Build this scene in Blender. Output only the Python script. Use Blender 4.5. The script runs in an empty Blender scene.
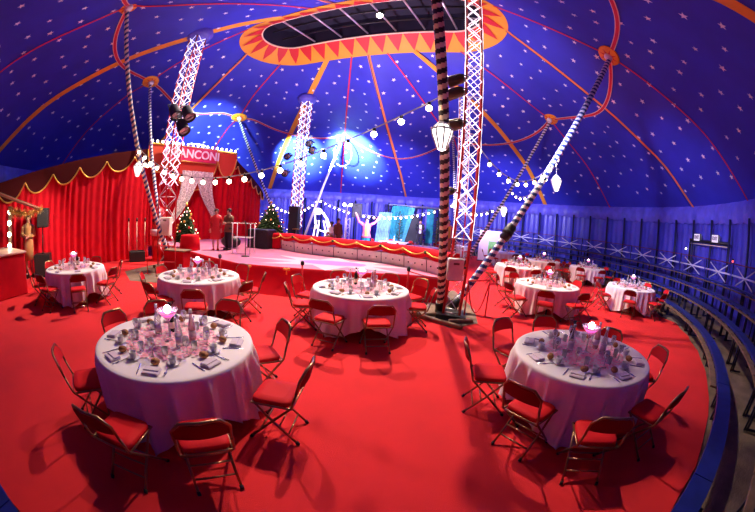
import bpy, math, random
from mathutils import Vector, Matrix
random.seed(7)
PI = math.pi
R_ = math.radians
sc = bpy.context.scene
COL = sc.collection

# ------------------------------------------------------------------ camera, world, lights, exposure
EYE = 2.06
cd = bpy.data.cameras.new('camera')
cd.type = 'PANO'
cd.sensor_width = 36
cd.panorama_type = 'FISHEYE_EQUISOLID'
cd.fisheye_lens = 319.5 / 755 * 36
cd.fisheye_fov = R_(220)
cd.clip_end = 200
cam = bpy.data.objects.new('camera', cd)
COL.objects.link(cam)
PITCH, ROLL = R_(-6.67), R_(3.82)
cam.matrix_world = (Matrix.Translation((0, 0, EYE)) @ Matrix.Rotation(PI/2 + PITCH, 4, 'X') @ Matrix.Rotation(ROLL, 4, 'Z'))
sc.camera = cam

w = bpy.data.worlds.new('world'); sc.world = w
w.use_nodes = True
w.node_tree.nodes['Background'].inputs[0].default_value = (0.02, 0.02, 0.06, 1)
w.node_tree.nodes['Background'].inputs[1].default_value = 0.3
sc.view_settings.view_transform = 'Standard'
sc.view_settings.look = 'None'
sc.view_settings.exposure = 0.12
sc.view_settings.gamma = 1.0
sc.view_settings.use_curve_mapping = False

CX, CY = -1.7, 12.5                       # tent centre
def pol(r, a, z=0.0):
    return Vector((CX + r*math.cos(R_(a)), CY + r*math.sin(R_(a)), z))

def spot(name, loc, aim, power, col, size=60, blend=0.5, rad=0.15):
    l = bpy.data.lights.new(name, 'SPOT'); l.energy = power; l.color = col
    l.spot_size = R_(size); l.spot_blend = blend; l.shadow_soft_size = rad
    o = bpy.data.objects.new(name, l); COL.objects.link(o)
    o.location = loc
    o.rotation_euler = (Vector(aim) - Vector(loc)).to_track_quat('-Z', 'Y').to_euler()
    return o
WARM, PINK, BLUE, CYAN = (1, .80, .62), (1, .45, .62), (.35, .35, 1), (.45, .85, 1)
# house lights hanging in the cupola, shining down on the ring and the tables
spot('cupola_lamp_a', (-3.9, 12.6, 10.6), (-4.4, 8.4, 0), 6100, WARM, 78, .8, .20)
spot('cupola_lamp_b', (0.6, 11.3, 10.6), (1.8, 7.6, 0), 6100, WARM, 78, .8, .20)
spot('cupola_lamp_c', (-1.7, 12.2, 10.6), (-1.7, 11.0, 0), 700, PINK, 110, .6, .22)
spot('cupola_lamp_d', (1.6, 11.6, 10.6), (5.8, 9.6, 0), 4400, WARM, 64, .7, .2)
spot('cupola_lamp_e', (-5.0, 12.9, 10.6), (-9.6, 7.6, 1.2), 5200, WARM, 60, .7, .2)
spot('stage_lamp', (-6.9, 9.2, 5.6), (-8.0, 14.2, 2.2), 600, PINK, 80, .7, .1)
# blue and white washes thrown at the canopy and walls, only some from the masts
spot('wash_back', (-3.6, 18.8, 5.0), (-2.6, 22.6, 6.7), 48000, (.5, 1, .95), 52, 1, .1)
spot('wash_back_b', (-5.4, 18.7, 5.0), (-6.1, 22.2, 6.3), 40000, (.5, 1, .95), 48, 1, .1)
spot('wash_back_c', (1.0, 15.0, 3.0), (-1.6, 27.0, 2.8), 9000, (.6, .52, 1), 90, 1, .2)
spot('wash_left', (-6.8, 9.0, 5.4), (-11.6, 10.4, 7.6), 1900, (.85, .9, 1), 62, 1, .1)
spot('wash_left_b', (-7.2, 11.0, 5.8), (-9.8, 15.2, 6.3), 16000, (.6, 1, 1), 50, 1, .1)
spot('wash_right', (1.9, 7.1, 4.6), (5.5, 13.5, 8.2), 1300, (.85, .75, 1), 100, 1, .2)
spot('wash_top', (-1.7, 12.5, 2.2), (-1.7, 13.5, 10), 4000, (.85, .70, 1), 125, 1, .3)
spot('wash_side', (2.2, 6.2, 4.6), (13.5, 9.0, 2.4), 3000, (.6, .55, 1), 66, 1, .2)
spot('wash_rear', (3.8, 16.0, 4.4), (10, 23.0, 2.4), 6000, (.6, .55, 1), 90, 1, .2)
spot('wash_near', (-2.2, 9.5, 4.0), (-5.0, 3.5, 8.5), 500, (1, .8, .9), 90, 1, .3)
spot('bar_fill_spot', (-8.9, 5.7, 2.9), (-11.4, 4.8, 1.0), 420, WARM, 110, .8, .1)  # added fill spot to brighten the person by the bar, no fixture there

# ------------------------------------------------------------------ materials
MATS = {}
def mat(name, col, rough=.6, metal=0.0, emit=0.0, ecol=None, trans=0.0, var=0.0, vscale=8.0, bump=0.0, bscale=60.0, sheen=0.0, alpha=1.0, sss=0.0):
    if name in MATS: return MATS[name]
    m = bpy.data.materials.new(name); m.use_nodes = True
    nt = m.node_tree; b = nt.nodes['Principled BSDF']
    b.inputs['Base Color'].default_value = (*col, 1)
    b.inputs['Roughness'].default_value = rough
    b.inputs['Metallic'].default_value = metal
    b.inputs['Transmission Weight'].default_value = trans
    b.inputs['Sheen Weight'].default_value = sheen
    b.inputs['Alpha'].default_value = alpha
    if emit:
        b.inputs['Emission Color'].default_value = (*(ecol or col), 1)
        b.inputs['Emission Strength'].default_value = emit
    if var or bump:
        tc = nt.nodes.new('ShaderNodeTexCoord')
    if var:
        n = nt.nodes.new('ShaderNodeTexNoise'); n.inputs['Scale'].default_value = vscale; n.inputs['Detail'].default_value = 4
        r = nt.nodes.new('ShaderNodeValToRGB')
        r.color_ramp.elements[0].position = .3; r.color_ramp.elements[1].position = .7
        r.color_ramp.elements[0].color = (*[c*(1-var) for c in col], 1)
        r.color_ramp.elements[1].color = (*[min(1, c*(1+var*.6)) for c in col], 1)
        nt.links.new(tc.outputs['Object'], n.inputs['Vector']); nt.links.new(n.outputs['Fac'], r.inputs['Fac'])
        nt.links.new(r.outputs['Color'], b.inputs['Base Color'])
    if bump:
        n2 = nt.nodes.new('ShaderNodeTexNoise'); n2.inputs['Scale'].default_value = bscale; n2.inputs['Detail'].default_value = 3
        bp = nt.nodes.new('ShaderNodeBump'); bp.inputs['Strength'].default_value = bump; bp.inputs['Distance'].default_value = .02
        nt.links.new(tc.outputs['Object'], n2.inputs['Vector']); nt.links.new(n2.outputs['Fac'], bp.inputs['Height'])
        nt.links.new(bp.outputs['Normal'], b.inputs['Normal'])
    MATS[name] = m
    return m
M_carpet = mat('red carpet', (.72, .012, .018), .95, var=.12, vscale=1.2, bump=.5, bscale=180)
M_dirt = mat('bare ground', (.20, .14, .10), .95, var=.4, vscale=2.5, bump=.6, bscale=30)
M_canopy = mat('blue canopy cloth', (.034, .040, .52), .55, var=.14, vscale=.7, bump=.25, bscale=2.2)
M_star = mat('white star patch', (.95, .93, .95), .6)
M_yellow = mat('yellow band', (.85, .34, .02), .6)
M_redband = mat('red band', (.65, .02, .05), .6)
M_orange = mat('orange piping', (.85, .25, .05), .6)
M_cream = mat('cream piping', (.85, .72, .5), .6)
M_wall = mat('blue tarpaulin', (.065, .06, .50), .4, var=.2, vscale=1.2, bump=.5, bscale=5)
M_valance = mat('light blue tarpaulin', (.12, .11, .62), .4, var=.2, vscale=3, bump=.6, bscale=6)
M_darkblue = mat('dark blue paint', (.012, .014, .06), .5)
M_benchblue = mat('blue bench paint', (.010, .022, .20), .45, var=.2, vscale=6)
M_wood = mat('worn plank', (.20, .12, .075), .8, var=.35, vscale=7)
M_redvel = mat('red velvet', (.62, .006, .018), .8, var=.12, vscale=3)
M_darkvel = mat('dark red velvet', (.06, .005, .006), .85)
M_orvel = mat('orange red velvet', (.62, .06, .02), .7)
M_gold = mat('gold braid', (.85, .48, .10), .35, .6)
M_tinsel = mat('gold tinsel', (.55, .33, .10), .3, .8, bump=1, bscale=90)
M_cloth = mat('white table linen', (.82, .76, .74), .85, bump=.15, bscale=120)
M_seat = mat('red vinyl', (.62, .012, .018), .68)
M_back = mat('backlit dark red vinyl', (.22, .007, .011), .75)  # rear of the backrests: darker vinyl with backlit shade put into its colour
for m_ in (M_seat, M_back, M_redvel, M_darkvel): m_.node_tree.nodes['Principled BSDF'].inputs['Specular IOR Level'].default_value = .12
M_bronze = mat('bronze tube', (.30, .18, .09), .3, .85)
M_rubber = mat('black rubber', (.012, .012, .012), .7)
M_black = mat('black paint', (.012, .012, .014), .5)
M_blackgrille = mat('black grille', (.02, .02, .022), .7, bump=.6, bscale=200)
M_white = mat('white paint', (.82, .80, .82), .5)
M_creamp = mat('cream paint', (.94, .84, .70), .55, var=.08)
M_redp = mat('red paint', (.62, .015, .02), .4)
M_alu = mat('aluminium tube', (.75, .74, .78), .3, .8)
M_led = mat('white light rope', (1, .93, 1), .4, emit=2.4, ecol=(1, .86, .95))
M_ledblue = mat('cool white light rope', (1, .93, 1), .4, emit=2.2, ecol=(.84, .76, 1))
M_bulb = mat('warm bulb glass', (1, .85, .6), .3, emit=16.0, ecol=(1, .74, .42))
M_bulbw = mat('white bulb glass', (1, .95, .9), .3, emit=16.0, ecol=(1, .84, .62))
M_lantern = mat('lantern glow', (1, .97, .95), .3, emit=3.0, ecol=(1, .90, .84))
M_wire = mat('black wire', (.02, .02, .02), .6)
M_gwire = mat('grey wire', (.35, .33, .35), .6)
M_stage = mat('stage carpet', (.50, .15, .26), .8, var=.15, vscale=2)
M_starp = mat('stage star paint', (.50, .38, .46), .7)
def glass_mat(name, col, clear):
    m = bpy.data.materials.new(name); m.use_nodes = True; nt = m.node_tree; nt.nodes.clear()
    o = nt.nodes.new('ShaderNodeOutputMaterial'); t = nt.nodes.new('ShaderNodeBsdfTransparent'); p = nt.nodes.new('ShaderNodeBsdfPrincipled'); x = nt.nodes.new('ShaderNodeMixShader'); f = nt.nodes.new('ShaderNodeFresnel')
    p.inputs['Base Color'].default_value = (*col, 1); p.inputs['Roughness'].default_value = .06
    t.inputs['Color'].default_value = (*[.6+.4*c for c in col], 1)
    a = nt.nodes.new('ShaderNodeMath'); a.operation = 'ADD'; a.use_clamp = True; a.inputs[1].default_value = 1-clear; f.inputs['IOR'].default_value = 1.5
    nt.links.new(f.outputs[0], a.inputs[0]); nt.links.new(a.outputs[0], x.inputs[0]); nt.links.new(t.outputs[0], x.inputs[1]); nt.links.new(p.outputs[0], x.inputs[2]); nt.links.new(x.outputs[0], o.inputs[0])
    return m
M_glass = glass_mat('clear glass', (.98, .94, .96), .84)
M_dglass = mat('dark bottle glass', (.015, .02, .012), .12)
M_roseglass = glass_mat('rose bottle', (.85, .42, .48), .55)
M_pink = mat('pink liquid', (.9, .10, .45), .2, emit=1.2, ecol=(1, .15, .55))
M_petal = mat('pink petals', (.92, .40, .52), .8)
M_roll = mat('bread crust', (.42, .17, .06), .7, var=.3, vscale=40, bump=.4, bscale=60)
M_napkin = mat('lilac napkin', (.66, .55, .62), .85)
M_steel = mat('cutlery steel', (.55, .55, .62), .22, 1.0)
M_cup = mat('grey glazed cup', (.62, .57, .60), .35)
M_skin = mat('skin', (.62, .33, .22), .6)
M_hair = mat('dark hair', (.03, .018, .012), .7)
M_green = mat('green needles', (.05, .12, .03), .8, var=.4, vscale=12)
M_teal = mat('teal drape', (.02, .38, .42), .6, var=.3, vscale=4)
M_sequin = mat('white sequin drape', (.85, .74, .62), .3, .15, var=.7, vscale=16, bump=1, bscale=40)
M_tan = mat('tan cloth', (.62, .34, .13), .8)
M_brown = mat('brown wool', (.17, .08, .045), .85)
M_redwool = mat('red wool', (.60, .02, .03), .8)
M_dark = mat('charcoal wool', (.025, .022, .03), .85)
M_pinkcloth = mat('pink cloth', (.80, .16, .28), .8)
M_yelcloth = mat('yellow cloth', (.85, .55, .08), .8)
M_signred = mat('sign crimson', (.55, .02, .09), .5)
M_flame = mat('flame red', (.62, .015, .02), .6)
M_cupdark = mat('cupola lining', (.012, .01, .03), .6)

# ------------------------------------------------------------------ mesh helper
class MB:
    def __init__(s): s.v = []; s.f = []; s.mi = []; s.mats = []; s.cur = 0; s.sm = []
    def use(s, m):
        if m not in s.mats: s.mats.append(m)
        s.cur = s.mats.index(m); return s
    def add(s, vs, fs, smooth=False):
        n = len(s.v); s.v += [tuple(x) for x in vs]
        for f in fs: s.f.append([i+n for i in f]); s.mi.append(s.cur); s.sm.append(smooth)
        return s
    def box(s, c, d, rz=0.0, M=None):
        x, y, z = [k/2 for k in d]
        p = [Vector((a*x, b*y, e*z)) for e in (-1, 1) for b in (-1, 1) for a in (-1, 1)]
        mm = M if M else Matrix.Rotation(rz, 4, 'Z')
        p = [mm @ q + Vector(c) for q in p]
        return s.add(p, [(0,2,3,1), (4,5,7,6), (0,1,5,4), (2,6,7,3), (0,4,6,2), (1,3,7,5)])
    def rbox(s, c, d, b=.02, rz=0.0, M=None):      # box with chamfered edges
        x, y, z = [k/2 for k in d]; b = min(b, x*.9, y*.9, z*.9)
        rings = []
        def ring(hx, hy, cut, zz): return [(hx-cut, -hy, zz), (hx, -hy+cut, zz), (hx, hy-cut, zz), (hx-cut, hy, zz), (-hx+cut, hy, zz), (-hx, hy-cut, zz), (-hx, -hy+cut, zz), (-hx+cut, -hy, zz)]
        rings = [ring(x-b, y-b, b, -z), ring(x, y, b, -z+b), ring(x, y, b, z-b), ring(x-b, y-b, b, z)]
        mm = M if M else Matrix.Rotation(rz, 4, 'Z')
        vs = [mm @ Vector(q) + Vector(c) for r in rings for q in r]
        fs = [list(range(7, -1, -1)), list(range(24, 32))]
        for k in range(3):
            for i in range(8): j = (i+1) % 8; fs.append((k*8+i, k*8+j, k*8+8+j, k*8+8+i))
        return s.add(vs, fs)
    def path(s, pts, r, n=8, closed=False, cap=True):
        pts = [Vector(p) for p in pts]; N = len(pts); vs = []; fs = []
        rr = r if isinstance(r, (list, tuple)) else [r]*N
        up = None
        for i, p in enumerate(pts):
            a = pts[(i-1) % N] if (closed or i > 0) else p
            b = pts[(i+1) % N] if (closed or i < N-1) else p
            t = (b-a).normalized() if (b-a).length > 1e-9 else Vector((0, 0, 1))
            if up is None:
                up = Vector((0, 0, 1)) if abs(t.z) < .9 else Vector((1, 0, 0))
            s1 = t.cross(up)
            if s1.length < 1e-4: s1 = t.cross(Vector((0, 1, 0.01)))
            s1.normalize(); s2 = s1.cross(t).normalized(); up = s2
            for k in range(n):
                q = 2*PI*k/n; vs.append(p + (s1*math.cos(q)+s2*math.sin(q))*rr[i])
        for i in range(N if closed else N-1):
            for k in range(n):
                a0 = i*n+k; a1 = i*n+(k+1) % n; j = (i+1) % N
                fs.append((a0, a1, j*n+(k+1) % n, j*n+k))
        s.add(vs, fs, True)
        if cap and not closed:
            m = len(s.v)-len(vs)
            s.f.append([m+k for k in range(n-1, -1, -1)]); s.mi.append(s.cur); s.sm.append(False)
            s.f.append([m+(N-1)*n+k for k in range(n)]); s.mi.append(s.cur); s.sm.append(False)
        return s
    def rod(s, a, b, r, n=8): return s.path([a, b], r, n)
    def lathe(s, prof, n=16, c=(0, 0, 0), sx=1.0, sy=1.0, smooth=True):
        vs = []; fs = []; c = Vector(c)
        for r, z in prof:
            for k in range(n):
                q = 2*PI*k/n; vs.append(c + Vector((r*sx*math.cos(q), r*sy*math.sin(q), z)))
        for i in range(len(prof)-1):
            for k in range(n):
                j = (k+1) % n; fs.append((i*n+k, i*n+j, i*n+n+j, i*n+n+k))
        if prof[0][0] > 1e-5: fs.append(tuple(range(n-1, -1, -1)))
        if prof[-1][0] > 1e-5: fs.append(tuple((len(prof)-1)*n+k for k in range(n)))
        return s.add(vs, fs, smooth)
    def ball(s, c, r, n=10, m=6, sx=1, sy=1, sz=1):
        return s.lathe([(max(r*math.sin(PI*i/m), 1e-6), -r*sz*math.cos(PI*i/m)) for i in range(m+1)], n, c, sx, sy)
    def prism(s, poly, z0, z1, M=None):
        n = len(poly); mm = M or Matrix.Identity(4)
        vs = [mm @ Vector((x, y, z)) for z in (z0, z1) for x, y in poly]
        fs = [tuple(range(n-1, -1, -1)), tuple(range(n, 2*n))]+[(i, (i+1) % n, n+(i+1) % n, n+i) for i in range(n)]
        return s.add(vs, fs)
    def grid(s, rows, smooth=True, wrap=False):
        n = len(rows[0]); vs = [p for r in rows for p in r]; fs = []
        for i in range(len(rows)-1):
            for k in range(n if wrap else n-1):
                j = (k+1) % n; fs.append((i*n+k, i*n+j, (i+1)*n+j, (i+1)*n+k))
        return s.add(vs, fs, smooth)
    def mesh(s, name):
        me = bpy.data.meshes.new(name); me.from_pydata(s.v, [], s.f)
        for m in s.mats: me.materials.append(m)
        me.polygons.foreach_set('material_index', s.mi)
        me.polygons.foreach_set('use_smooth', s.sm); me.update()
        return me
    def build(s, name, m=None, parent=None):
        me = s.mesh(name)
        if m and not s.mats: me.materials.append(m)
        o = bpy.data.objects.new(name, me); COL.objects.link(o)
        if parent: o.parent = parent
        return o

def tag(o, label, cat, group=None):
    o['label'] = label; o['category'] = cat
    if group: o['group'] = group
    return o
def thing(name, label, cat, loc=(0, 0, 0), rz=0.0, group=None):
    o = bpy.data.objects.new(name, None); COL.objects.link(o)
    o.location = loc; o.rotation_euler = (0, 0, rz); o.empty_display_size = .1
    return tag(o, label, cat, group)
def struct(o, label=None):
    o['kind'] = 'structure'
    if label: o['label'] = label
    return o
KIDS = {}
def kids(o):
    if o.name not in KIDS: KIDS[o.name] = list(o.children)
    return KIDS[o.name]
def dup(src, loc, rz, label=None, group=None, depth=2):
    r = src.copy(); COL.objects.link(r); r.location = loc; r.rotation_euler = (0, 0, rz)
    if label: r['label'] = label
    if group: r['group'] = group
    if depth > 0:
        for ch in kids(src):
            c = ch.copy(); COL.objects.link(c); c.parent = r
            if depth > 1:
                for g in kids(ch):
                    d = g.copy(); COL.objects.link(d); d.parent = c
    return r

# ------------------------------------------------------------------ ground
TA = {'R': -57.6, 'N': 30.0, 'M': 119.0, 'L': 207.8}
MR = 6.65
MAST = {k: pol(MR, a) for k, a in TA.items()}
MAST['R'] = Vector((1.73, 6.75, 0))
struct(MB().lathe([(.001, -.02), (17, -.02), (17, -.12), (.001, -.12)], 64, (CX, CY, 0), smooth=False).build('floor', M_dirt), 'bare brown ground under the tent')
cp = MB()
ring = [pol((12.62 if 225 < a < 330 else 12.3)+.05*math.sin(a*3.1), a, .004) for a in range(0, 360, 3)]
cp.add(ring+[Vector((CX, CY, .006))], [(i, (i+1) % len(ring), len(ring)) for i in range(len(ring))])
struct(cp.build('floor_carpet', M_carpet), 'red carpet covering the tent floor')
def patch(name, poly, z, m, label):
    b = MB(); b.add([(x, y, z) for x, y in poly], [tuple(range(len(poly)))])
    return struct(b.build(name, m), label)
patch('floor_bare_ground', [(.9, 6.75), (1.55, 5.95), (2.25, 6.3), (2.5, 7.4), (2.5, 9.6), (1.5, 9.3), (1.2, 7.8)], .012, M_dirt, 'bare ground around the near right mast foot')
patch('floor_bare_ground', [(-8.6, 8.0), (-7.3, 7.0), (-6.1, 7.3), (-6.0, 8.6), (-7.2, 10.4), (-8.6, 10.0)], .012, M_dirt, 'bare ground around the left mast foot')

# ------------------------------------------------------------------ canopy, bands, stars
UA = R_(-16.4); UX, UY = math.cos(UA), math.sin(UA)
HL, HW = 6.3, 2.35                          # outer border of the cupola: half length, half width
ZC, ZE, RE = 10.6, 4.15, 16.0
CSH = .35                                  # the cupola sits a little to the right of the tent centre
import functools
@functools.lru_cache(None)
def st_r(a, hl, hw):
    fl = hl-hw; dx, dy = math.cos(a-UA), math.sin(a-UA); lo, hi = 0.0, 12.0
    for _ in range(26):
        m = (lo+hi)/2; x, y = dx*m-CSH, dy*m; q = math.hypot(max(0, abs(x)-fl), y)
        if q < hw: lo = m
        else: hi = m
    return hi
def stadium_r(a, hl, hw): return st_r(round(a % (2*PI), 4), hl, hw)
def g_(s):
    P = ((0, 1), (.25, .80), (.5, .60), (.78, .33), (1, 0))
    for (a, x), (b, y) in zip(P, P[1:]):
        if s <= b+1e-9: return x+(y-x)*(s-a)/(b-a)
    return 0
def gs(s):
    return (g_(max(0, s-.06))+g_(s)*2+g_(min(1, s+.06)))/4 if .06 < s < .94 else g_(s)
DISC = {'R+': -31, 'N-': 11, 'M+': 144, 'L-': 191, 'M-': 97, 'N+': 53, 'R-': -79, 'L+': 232}
DR, DZ = 10.2, 8.3
DRK = {'R+': 10.3, 'N-': 10.5, 'M+': 9.4, 'L-': 9.5, 'M-': 10.2, 'N+': 10.4, 'R-': 10.2, 'L+': 9.5}
def base_z(r, a):
    r0 = stadium_r(a, HL, HW); s = min(1, max(0, (r-r0)/(RE-r0)))
    return ZE+(ZC-ZE)*gs(s)
PULL = []
for k, a in DISC.items(): PULL.append((pol(DRK[k], a), DZ+(.3 if k == 'R+' else 0)-base_z(DRK[k], R_(a)), .9))
for k, p in MAST.items():
    d = Vector((p.x-CX, p.y-CY)); PULL.append((p, 9.25-base_z(d.length, math.atan2(d.y, d.x)), 1.3))
def canopy_z(x, y):
    dx, dy = x-CX, y-CY; r = math.hypot(dx, dy); a = math.atan2(dy, dx)
    z = base_z(r, a)
    for p, h, sg in PULL:
        q = ((x-p.x)**2+(y-p.y)**2)
        z += h*math.exp(-math.sqrt(q)/sg) if h > 0 else h*math.exp(-q/sg/sg)
    r0 = stadium_r(a, HL, HW); s = min(1, max(0, (r-r0)/(RE-r0)))
    d_ = math.degrees(a)
    for mid in (-15, 75, 165, 255):
        q = ((d_-mid+180) % 360)-180
        z -= .85*math.exp(-(q/15)**2)*max(0, math.sin(PI*s))**.8
    return z if s < .999 else ZE
def can(r, a, off=0.0):                    # point on the inside of the canopy; a in degrees
    p = pol(r, a); z = canopy_z(p.x, p.y)
    if off:
        e = .05; px, py = canopy_z(p.x+e, p.y)-z, canopy_z(p.x, p.y+e)-z
        n = Vector((px/e, py/e, -1)).normalized(); return Vector((p.x, p.y, z))+n*off
    return Vector((p.x, p.y, z))
cb = MB().use(M_canopy)
NA, NS = 288, 44
rows = []
for i in range(NS+1):
    s = i/NS; row = []
    for k in range(NA):
        a = 360*k/NA; r0 = stadium_r(R_(a), HL, HW); row.append(can(r0+(RE-r0)*s, a))
    rows.append(row)
cb.grid(rows, True, True)
cb.use(M_star)
r = 3.2; rowi = 0
while r < 15.7:
    n = int(2*PI*r/1.0)
    for k in range(n):
        a = (k+.5*(rowi % 2)+random.uniform(-.22, .22))*360/n; rr = r+random.uniform(-.2, .2)
        if rr < stadium_r(R_(a), HL, HW)+.25 or rr > 15.6: continue
        c = can(rr, a, .03); t1 = (can(rr+.1, a)-can(rr-.1, a)).normalized(); t2 = (can(rr, a+.5)-can(rr, a-.5)).normalized()
        ph = random.uniform(0, 6.28); sz = random.uniform(.10, .14)
        pts = [c+(t1*math.cos(ph+PI*j/5)+t2*math.sin(ph+PI*j/5))*(sz if j % 2 == 0 else sz*.42) for j in range(10)]
        cb.add(pts+[c], [(j, (j+1) % 10, 10) for j in range(10)])
    r += .84; rowi += 1
struct(cb.build('ceiling'), 'dark blue star-spangled circus tent canopy')
tn = [0]
def strip(pts_fn, n, wd, m, off=.02, label=None):
    b = MB(); L = []
    P = [pts_fn(i/n) for i in range(n+1)]
    for i, (p, side) in enumerate(P): L.append((p-side*wd/2, p+side*wd/2))
    b.add([q for l in L for q in l], [(2*i, 2*i+1, 2*i+3, 2*i+2) for i in range(n)], True)
    tn[0] += 1
    return struct(b.build('trim_%d' % tn[0], m), label)
def radial(a, wd, m, label, r0=None, r1=15.95, off=.035, bend=0.0):
    def fn(t):
        q = r0 if r0 else stadium_r(R_(a), HL, HW)
        r = q+(r1-q)*t; a_ = a+bend*max(0, (r-7)/9); side = Vector((-math.sin(R_(a_)), math.cos(R_(a_)), 0)); return can(r, a_, off), side
    strip(fn, 40, wd, m, label=label)
for k, a in TA.items(): radial(a, .34, M_yellow, 'broad yellow band running down the canopy past a mast', bend={'R': -3, 'N': 1.5, 'M': 1, 'L': 6}[k])
for k, a in DISC.items(): radial(a, .085, M_redband, 'thin red seam running down the canopy through a pole collar')
for a in (-15, 76, 166, 256):
    radial(a, .16, M_orange, 'orange seam with dark edge down the canopy')
    radial(a+.62, .04, M_darkblue, 'dark line beside an orange canopy seam', off=.045)
order = sorted((a, DRK[k]) for k, a in DISC.items()) 
for wd, m, off in ((.17, M_cream, .04), (.11, M_redband, .055)):
    for i, (a, ra) in enumerate(order):
        b2, rb = order[(i+1) % 8]; b2 += 360 if i == 7 else 0
        def fn(t, a=a, b2=b2, off=off, ra=ra, rb=rb):
            q = a+(b2-a)*t; r = ra+(rb-ra)*t+.35*math.sin(PI*t); d = can(r, q, off)
            return d, Vector((math.cos(R_(q)), math.sin(R_(q)), (canopy_z(*pol(r+.1, q).xy)-canopy_z(*pol(r-.1, q).xy))/.2)).normalized()
        strip(fn, 24, wd, m, label='red and cream scalloped belt sewn across the canopy between pole collars')

# walls
def wall_arc(name, a0, a1, label):
    b = MB(); rows = [[], [], [], [], []]
    n = int((a1-a0)*4)
    for i in range(n+1):
        a = a0+(a1-a0)*i/n
        f = .05*math.sin(a*1.16)+.03*math.sin(a*4.3+1)
        for q, (z, kx) in enumerate(((0, 1.2), (1.0, 1.1), (2.0, 1), (3.1, .7), (4.2, .2))): rows[q].append(pol(RE-.02+f*kx, a, z))
    b.grid(rows); return struct(b.build(name, M_wall), label)
wall_arc('wall_right', -75, 40, 'blue tarpaulin side wall behind the benches')
wall_arc('wall_back', 40, 140, 'blue tarpaulin wall behind the ring')
wall_arc('wall_left', 140, 230, 'blue tarpaulin wall on the curtain side')
wall_arc('wall_front', 230, 285, 'blue tarpaulin wall behind the viewer')
b = MB(); rows = [[], [], [], []]
for i in range(0, 721):
    a = i/2; f = .03*math.sin(a*1.9)+.03*math.sin(a*4.7)
    for q, (z, rr) in enumerate(((4.25, 15.95), (4.0, 15.8+f), (3.62, 15.78+f), (3.42+.03*math.sin(a*3.3), 15.86+f))): rows[q].append(pol(rr, a, z))
b.grid(rows); tn[0] += 1
struct(b.build('trim_%d' % tn[0], M_valance), 'light blue canvas valance hanging along the top of the wall')
for i in range(34):
    a = -70+i*5.4
    b = MB().rod(pol(15.72, a, 0), pol(15.72, a, 3.55), .06, 8)
    tn[0] += 1; struct(b.build('trim_%d' % tn[0], M_darkblue), 'dark upright pole against the blue side wall')

# ------------------------------------------------------------------ cupola
U3 = Vector((UX, UY, 0)); V3 = Vector((-UY, UX, 0)); C3 = Vector((CX+UX*CSH, CY+UY*CSH, 0))
FL = HL-HW
def stad(hl, hw, z, n=144):               # oval rim, evenly spaced along the rim
    out = []
    for k in range(n): out.append(rim_pt(k/n, hw, z))
    return out
def rim_pt(u, r, z):
    r0 = 1.85; per = 4*FL+2*PI*r0; s = (u % 1)*per
    if s < 2*FL: x, y = FL-s, r
    elif s < 2*FL+PI*r0: a = (s-2*FL)/r0+PI/2; x, y = -FL+r*math.cos(a), r*math.sin(a)
    elif s < 4*FL+PI*r0: x, y = -FL+(s-2*FL-PI*r0), -r
    else: a = (s-4*FL-PI*r0)/r0-PI/2; x, y = FL+r*math.cos(a), r*math.sin(a)
    return C3+U3*x+V3*y+Vector((0, 0, z))
cu = thing('cupola', 'long oval cupola with orange border and red flames at the canopy peak', 'cupola', (0, 0, 0))
NO = 144
o1, o2 = stad(0, HW+.05, ZC-.06, NO), stad(0, 1.35, 11.2, NO)
MB().grid([o1, [p+(q-p)*.5-Vector((0, 0, .02)) for p, q in zip(o1, o2)], o2], True, True).build('border', M_yellow, cu)
NF = 34
def bord(u, f): return rim_pt(u, 1.35+(HW+.05-1.35)*f, 11.2+(ZC-.06-11.2)*f-.06)
for k in range(NF):
    fb = MB().use(M_flame)
    pts = [bord((k+.02)/NF, .02), bord((k+.5)/NF, .02), bord((k+.98)/NF, .02), bord((k+.78)/NF, .40), bord((k+.5)/NF, .86), bord((k+.22)/NF, .40)]
    fb.add(pts, [(0, 1, 5), (1, 3, 5), (1, 2, 3), (5, 3, 4)])
    fb.build('flame', None, cu)
fr_ = stad(0, 1.35, 11.17, NO)
MB().path(fr_, .05, 6, True).build('rim', M_cream, cu)
l2 = stad(0, 1.15, 12.2, NO)
lm = MB().grid([stad(0, 1.35, 11.2, NO), l2], True, True)
lm.add(l2, [tuple(range(NO))]); lm.build('lining', M_cupdark, cu)
for f in (-3.6, -2.1, -.7, .7, 2.1, 3.6):
    MB().rod(C3+U3*f+V3*-1.3+Vector((0, 0, 11.3)), C3+U3*(f+.5)+V3*1.3+Vector((0, 0, 11.3)), .05, 6).build('crossbar', M_alu, cu)
for sd in (-.45, .45):
    MB().rod(C3+U3*-4.6+V3*sd+Vector((0, 0, 11.35)), C3+U3*4.6+V3*sd+Vector((0, 0, 11.35)), .05, 6).build('rail', M_black, cu)

def lamp_can(name, loc, aim, label, size=.3, body=M_black, parent=None, lit=None):
    d = (Vector(aim)-Vector(loc)).normalized(); q = d.to_track_quat('Z', 'Y').to_matrix().to_4x4()
    t = thing(name, label, 'spotlight', loc)
    s = size
    def put(b, nm, m, pr):
        b.v = [tuple(q @ Vector(p)) for p in b.v]; return b.build(nm, m, pr)
    bd = put(MB().lathe([(.001, -.62*s), (.22*s, -.6*s), (.36*s, -.4*s), (.40*s, .35*s), (.44*s, .5*s), (.40*s, .5*s), (.36*s, .3*s), (.001, .3*s)], 14), 'housing', body, t)
    put(MB().lathe([(.001, .34*s), (.34*s, .34*s), (.34*s, .36*s), (.001, .37*s)], 14), 'lens', lit or M_glass, t)
    put(MB().path([(.46*s, 0, 0), (.46*s, 0, -.6*s), (0, 0, -.85*s), (-.46*s, 0, -.6*s), (-.46*s, 0, 0)], .035*s+.005, 6), 'yoke', M_black, t)
    return t
M_lens = mat('lit lens', (1, .95, .85), .2, emit=22, ecol=(1, .93, .8))
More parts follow.
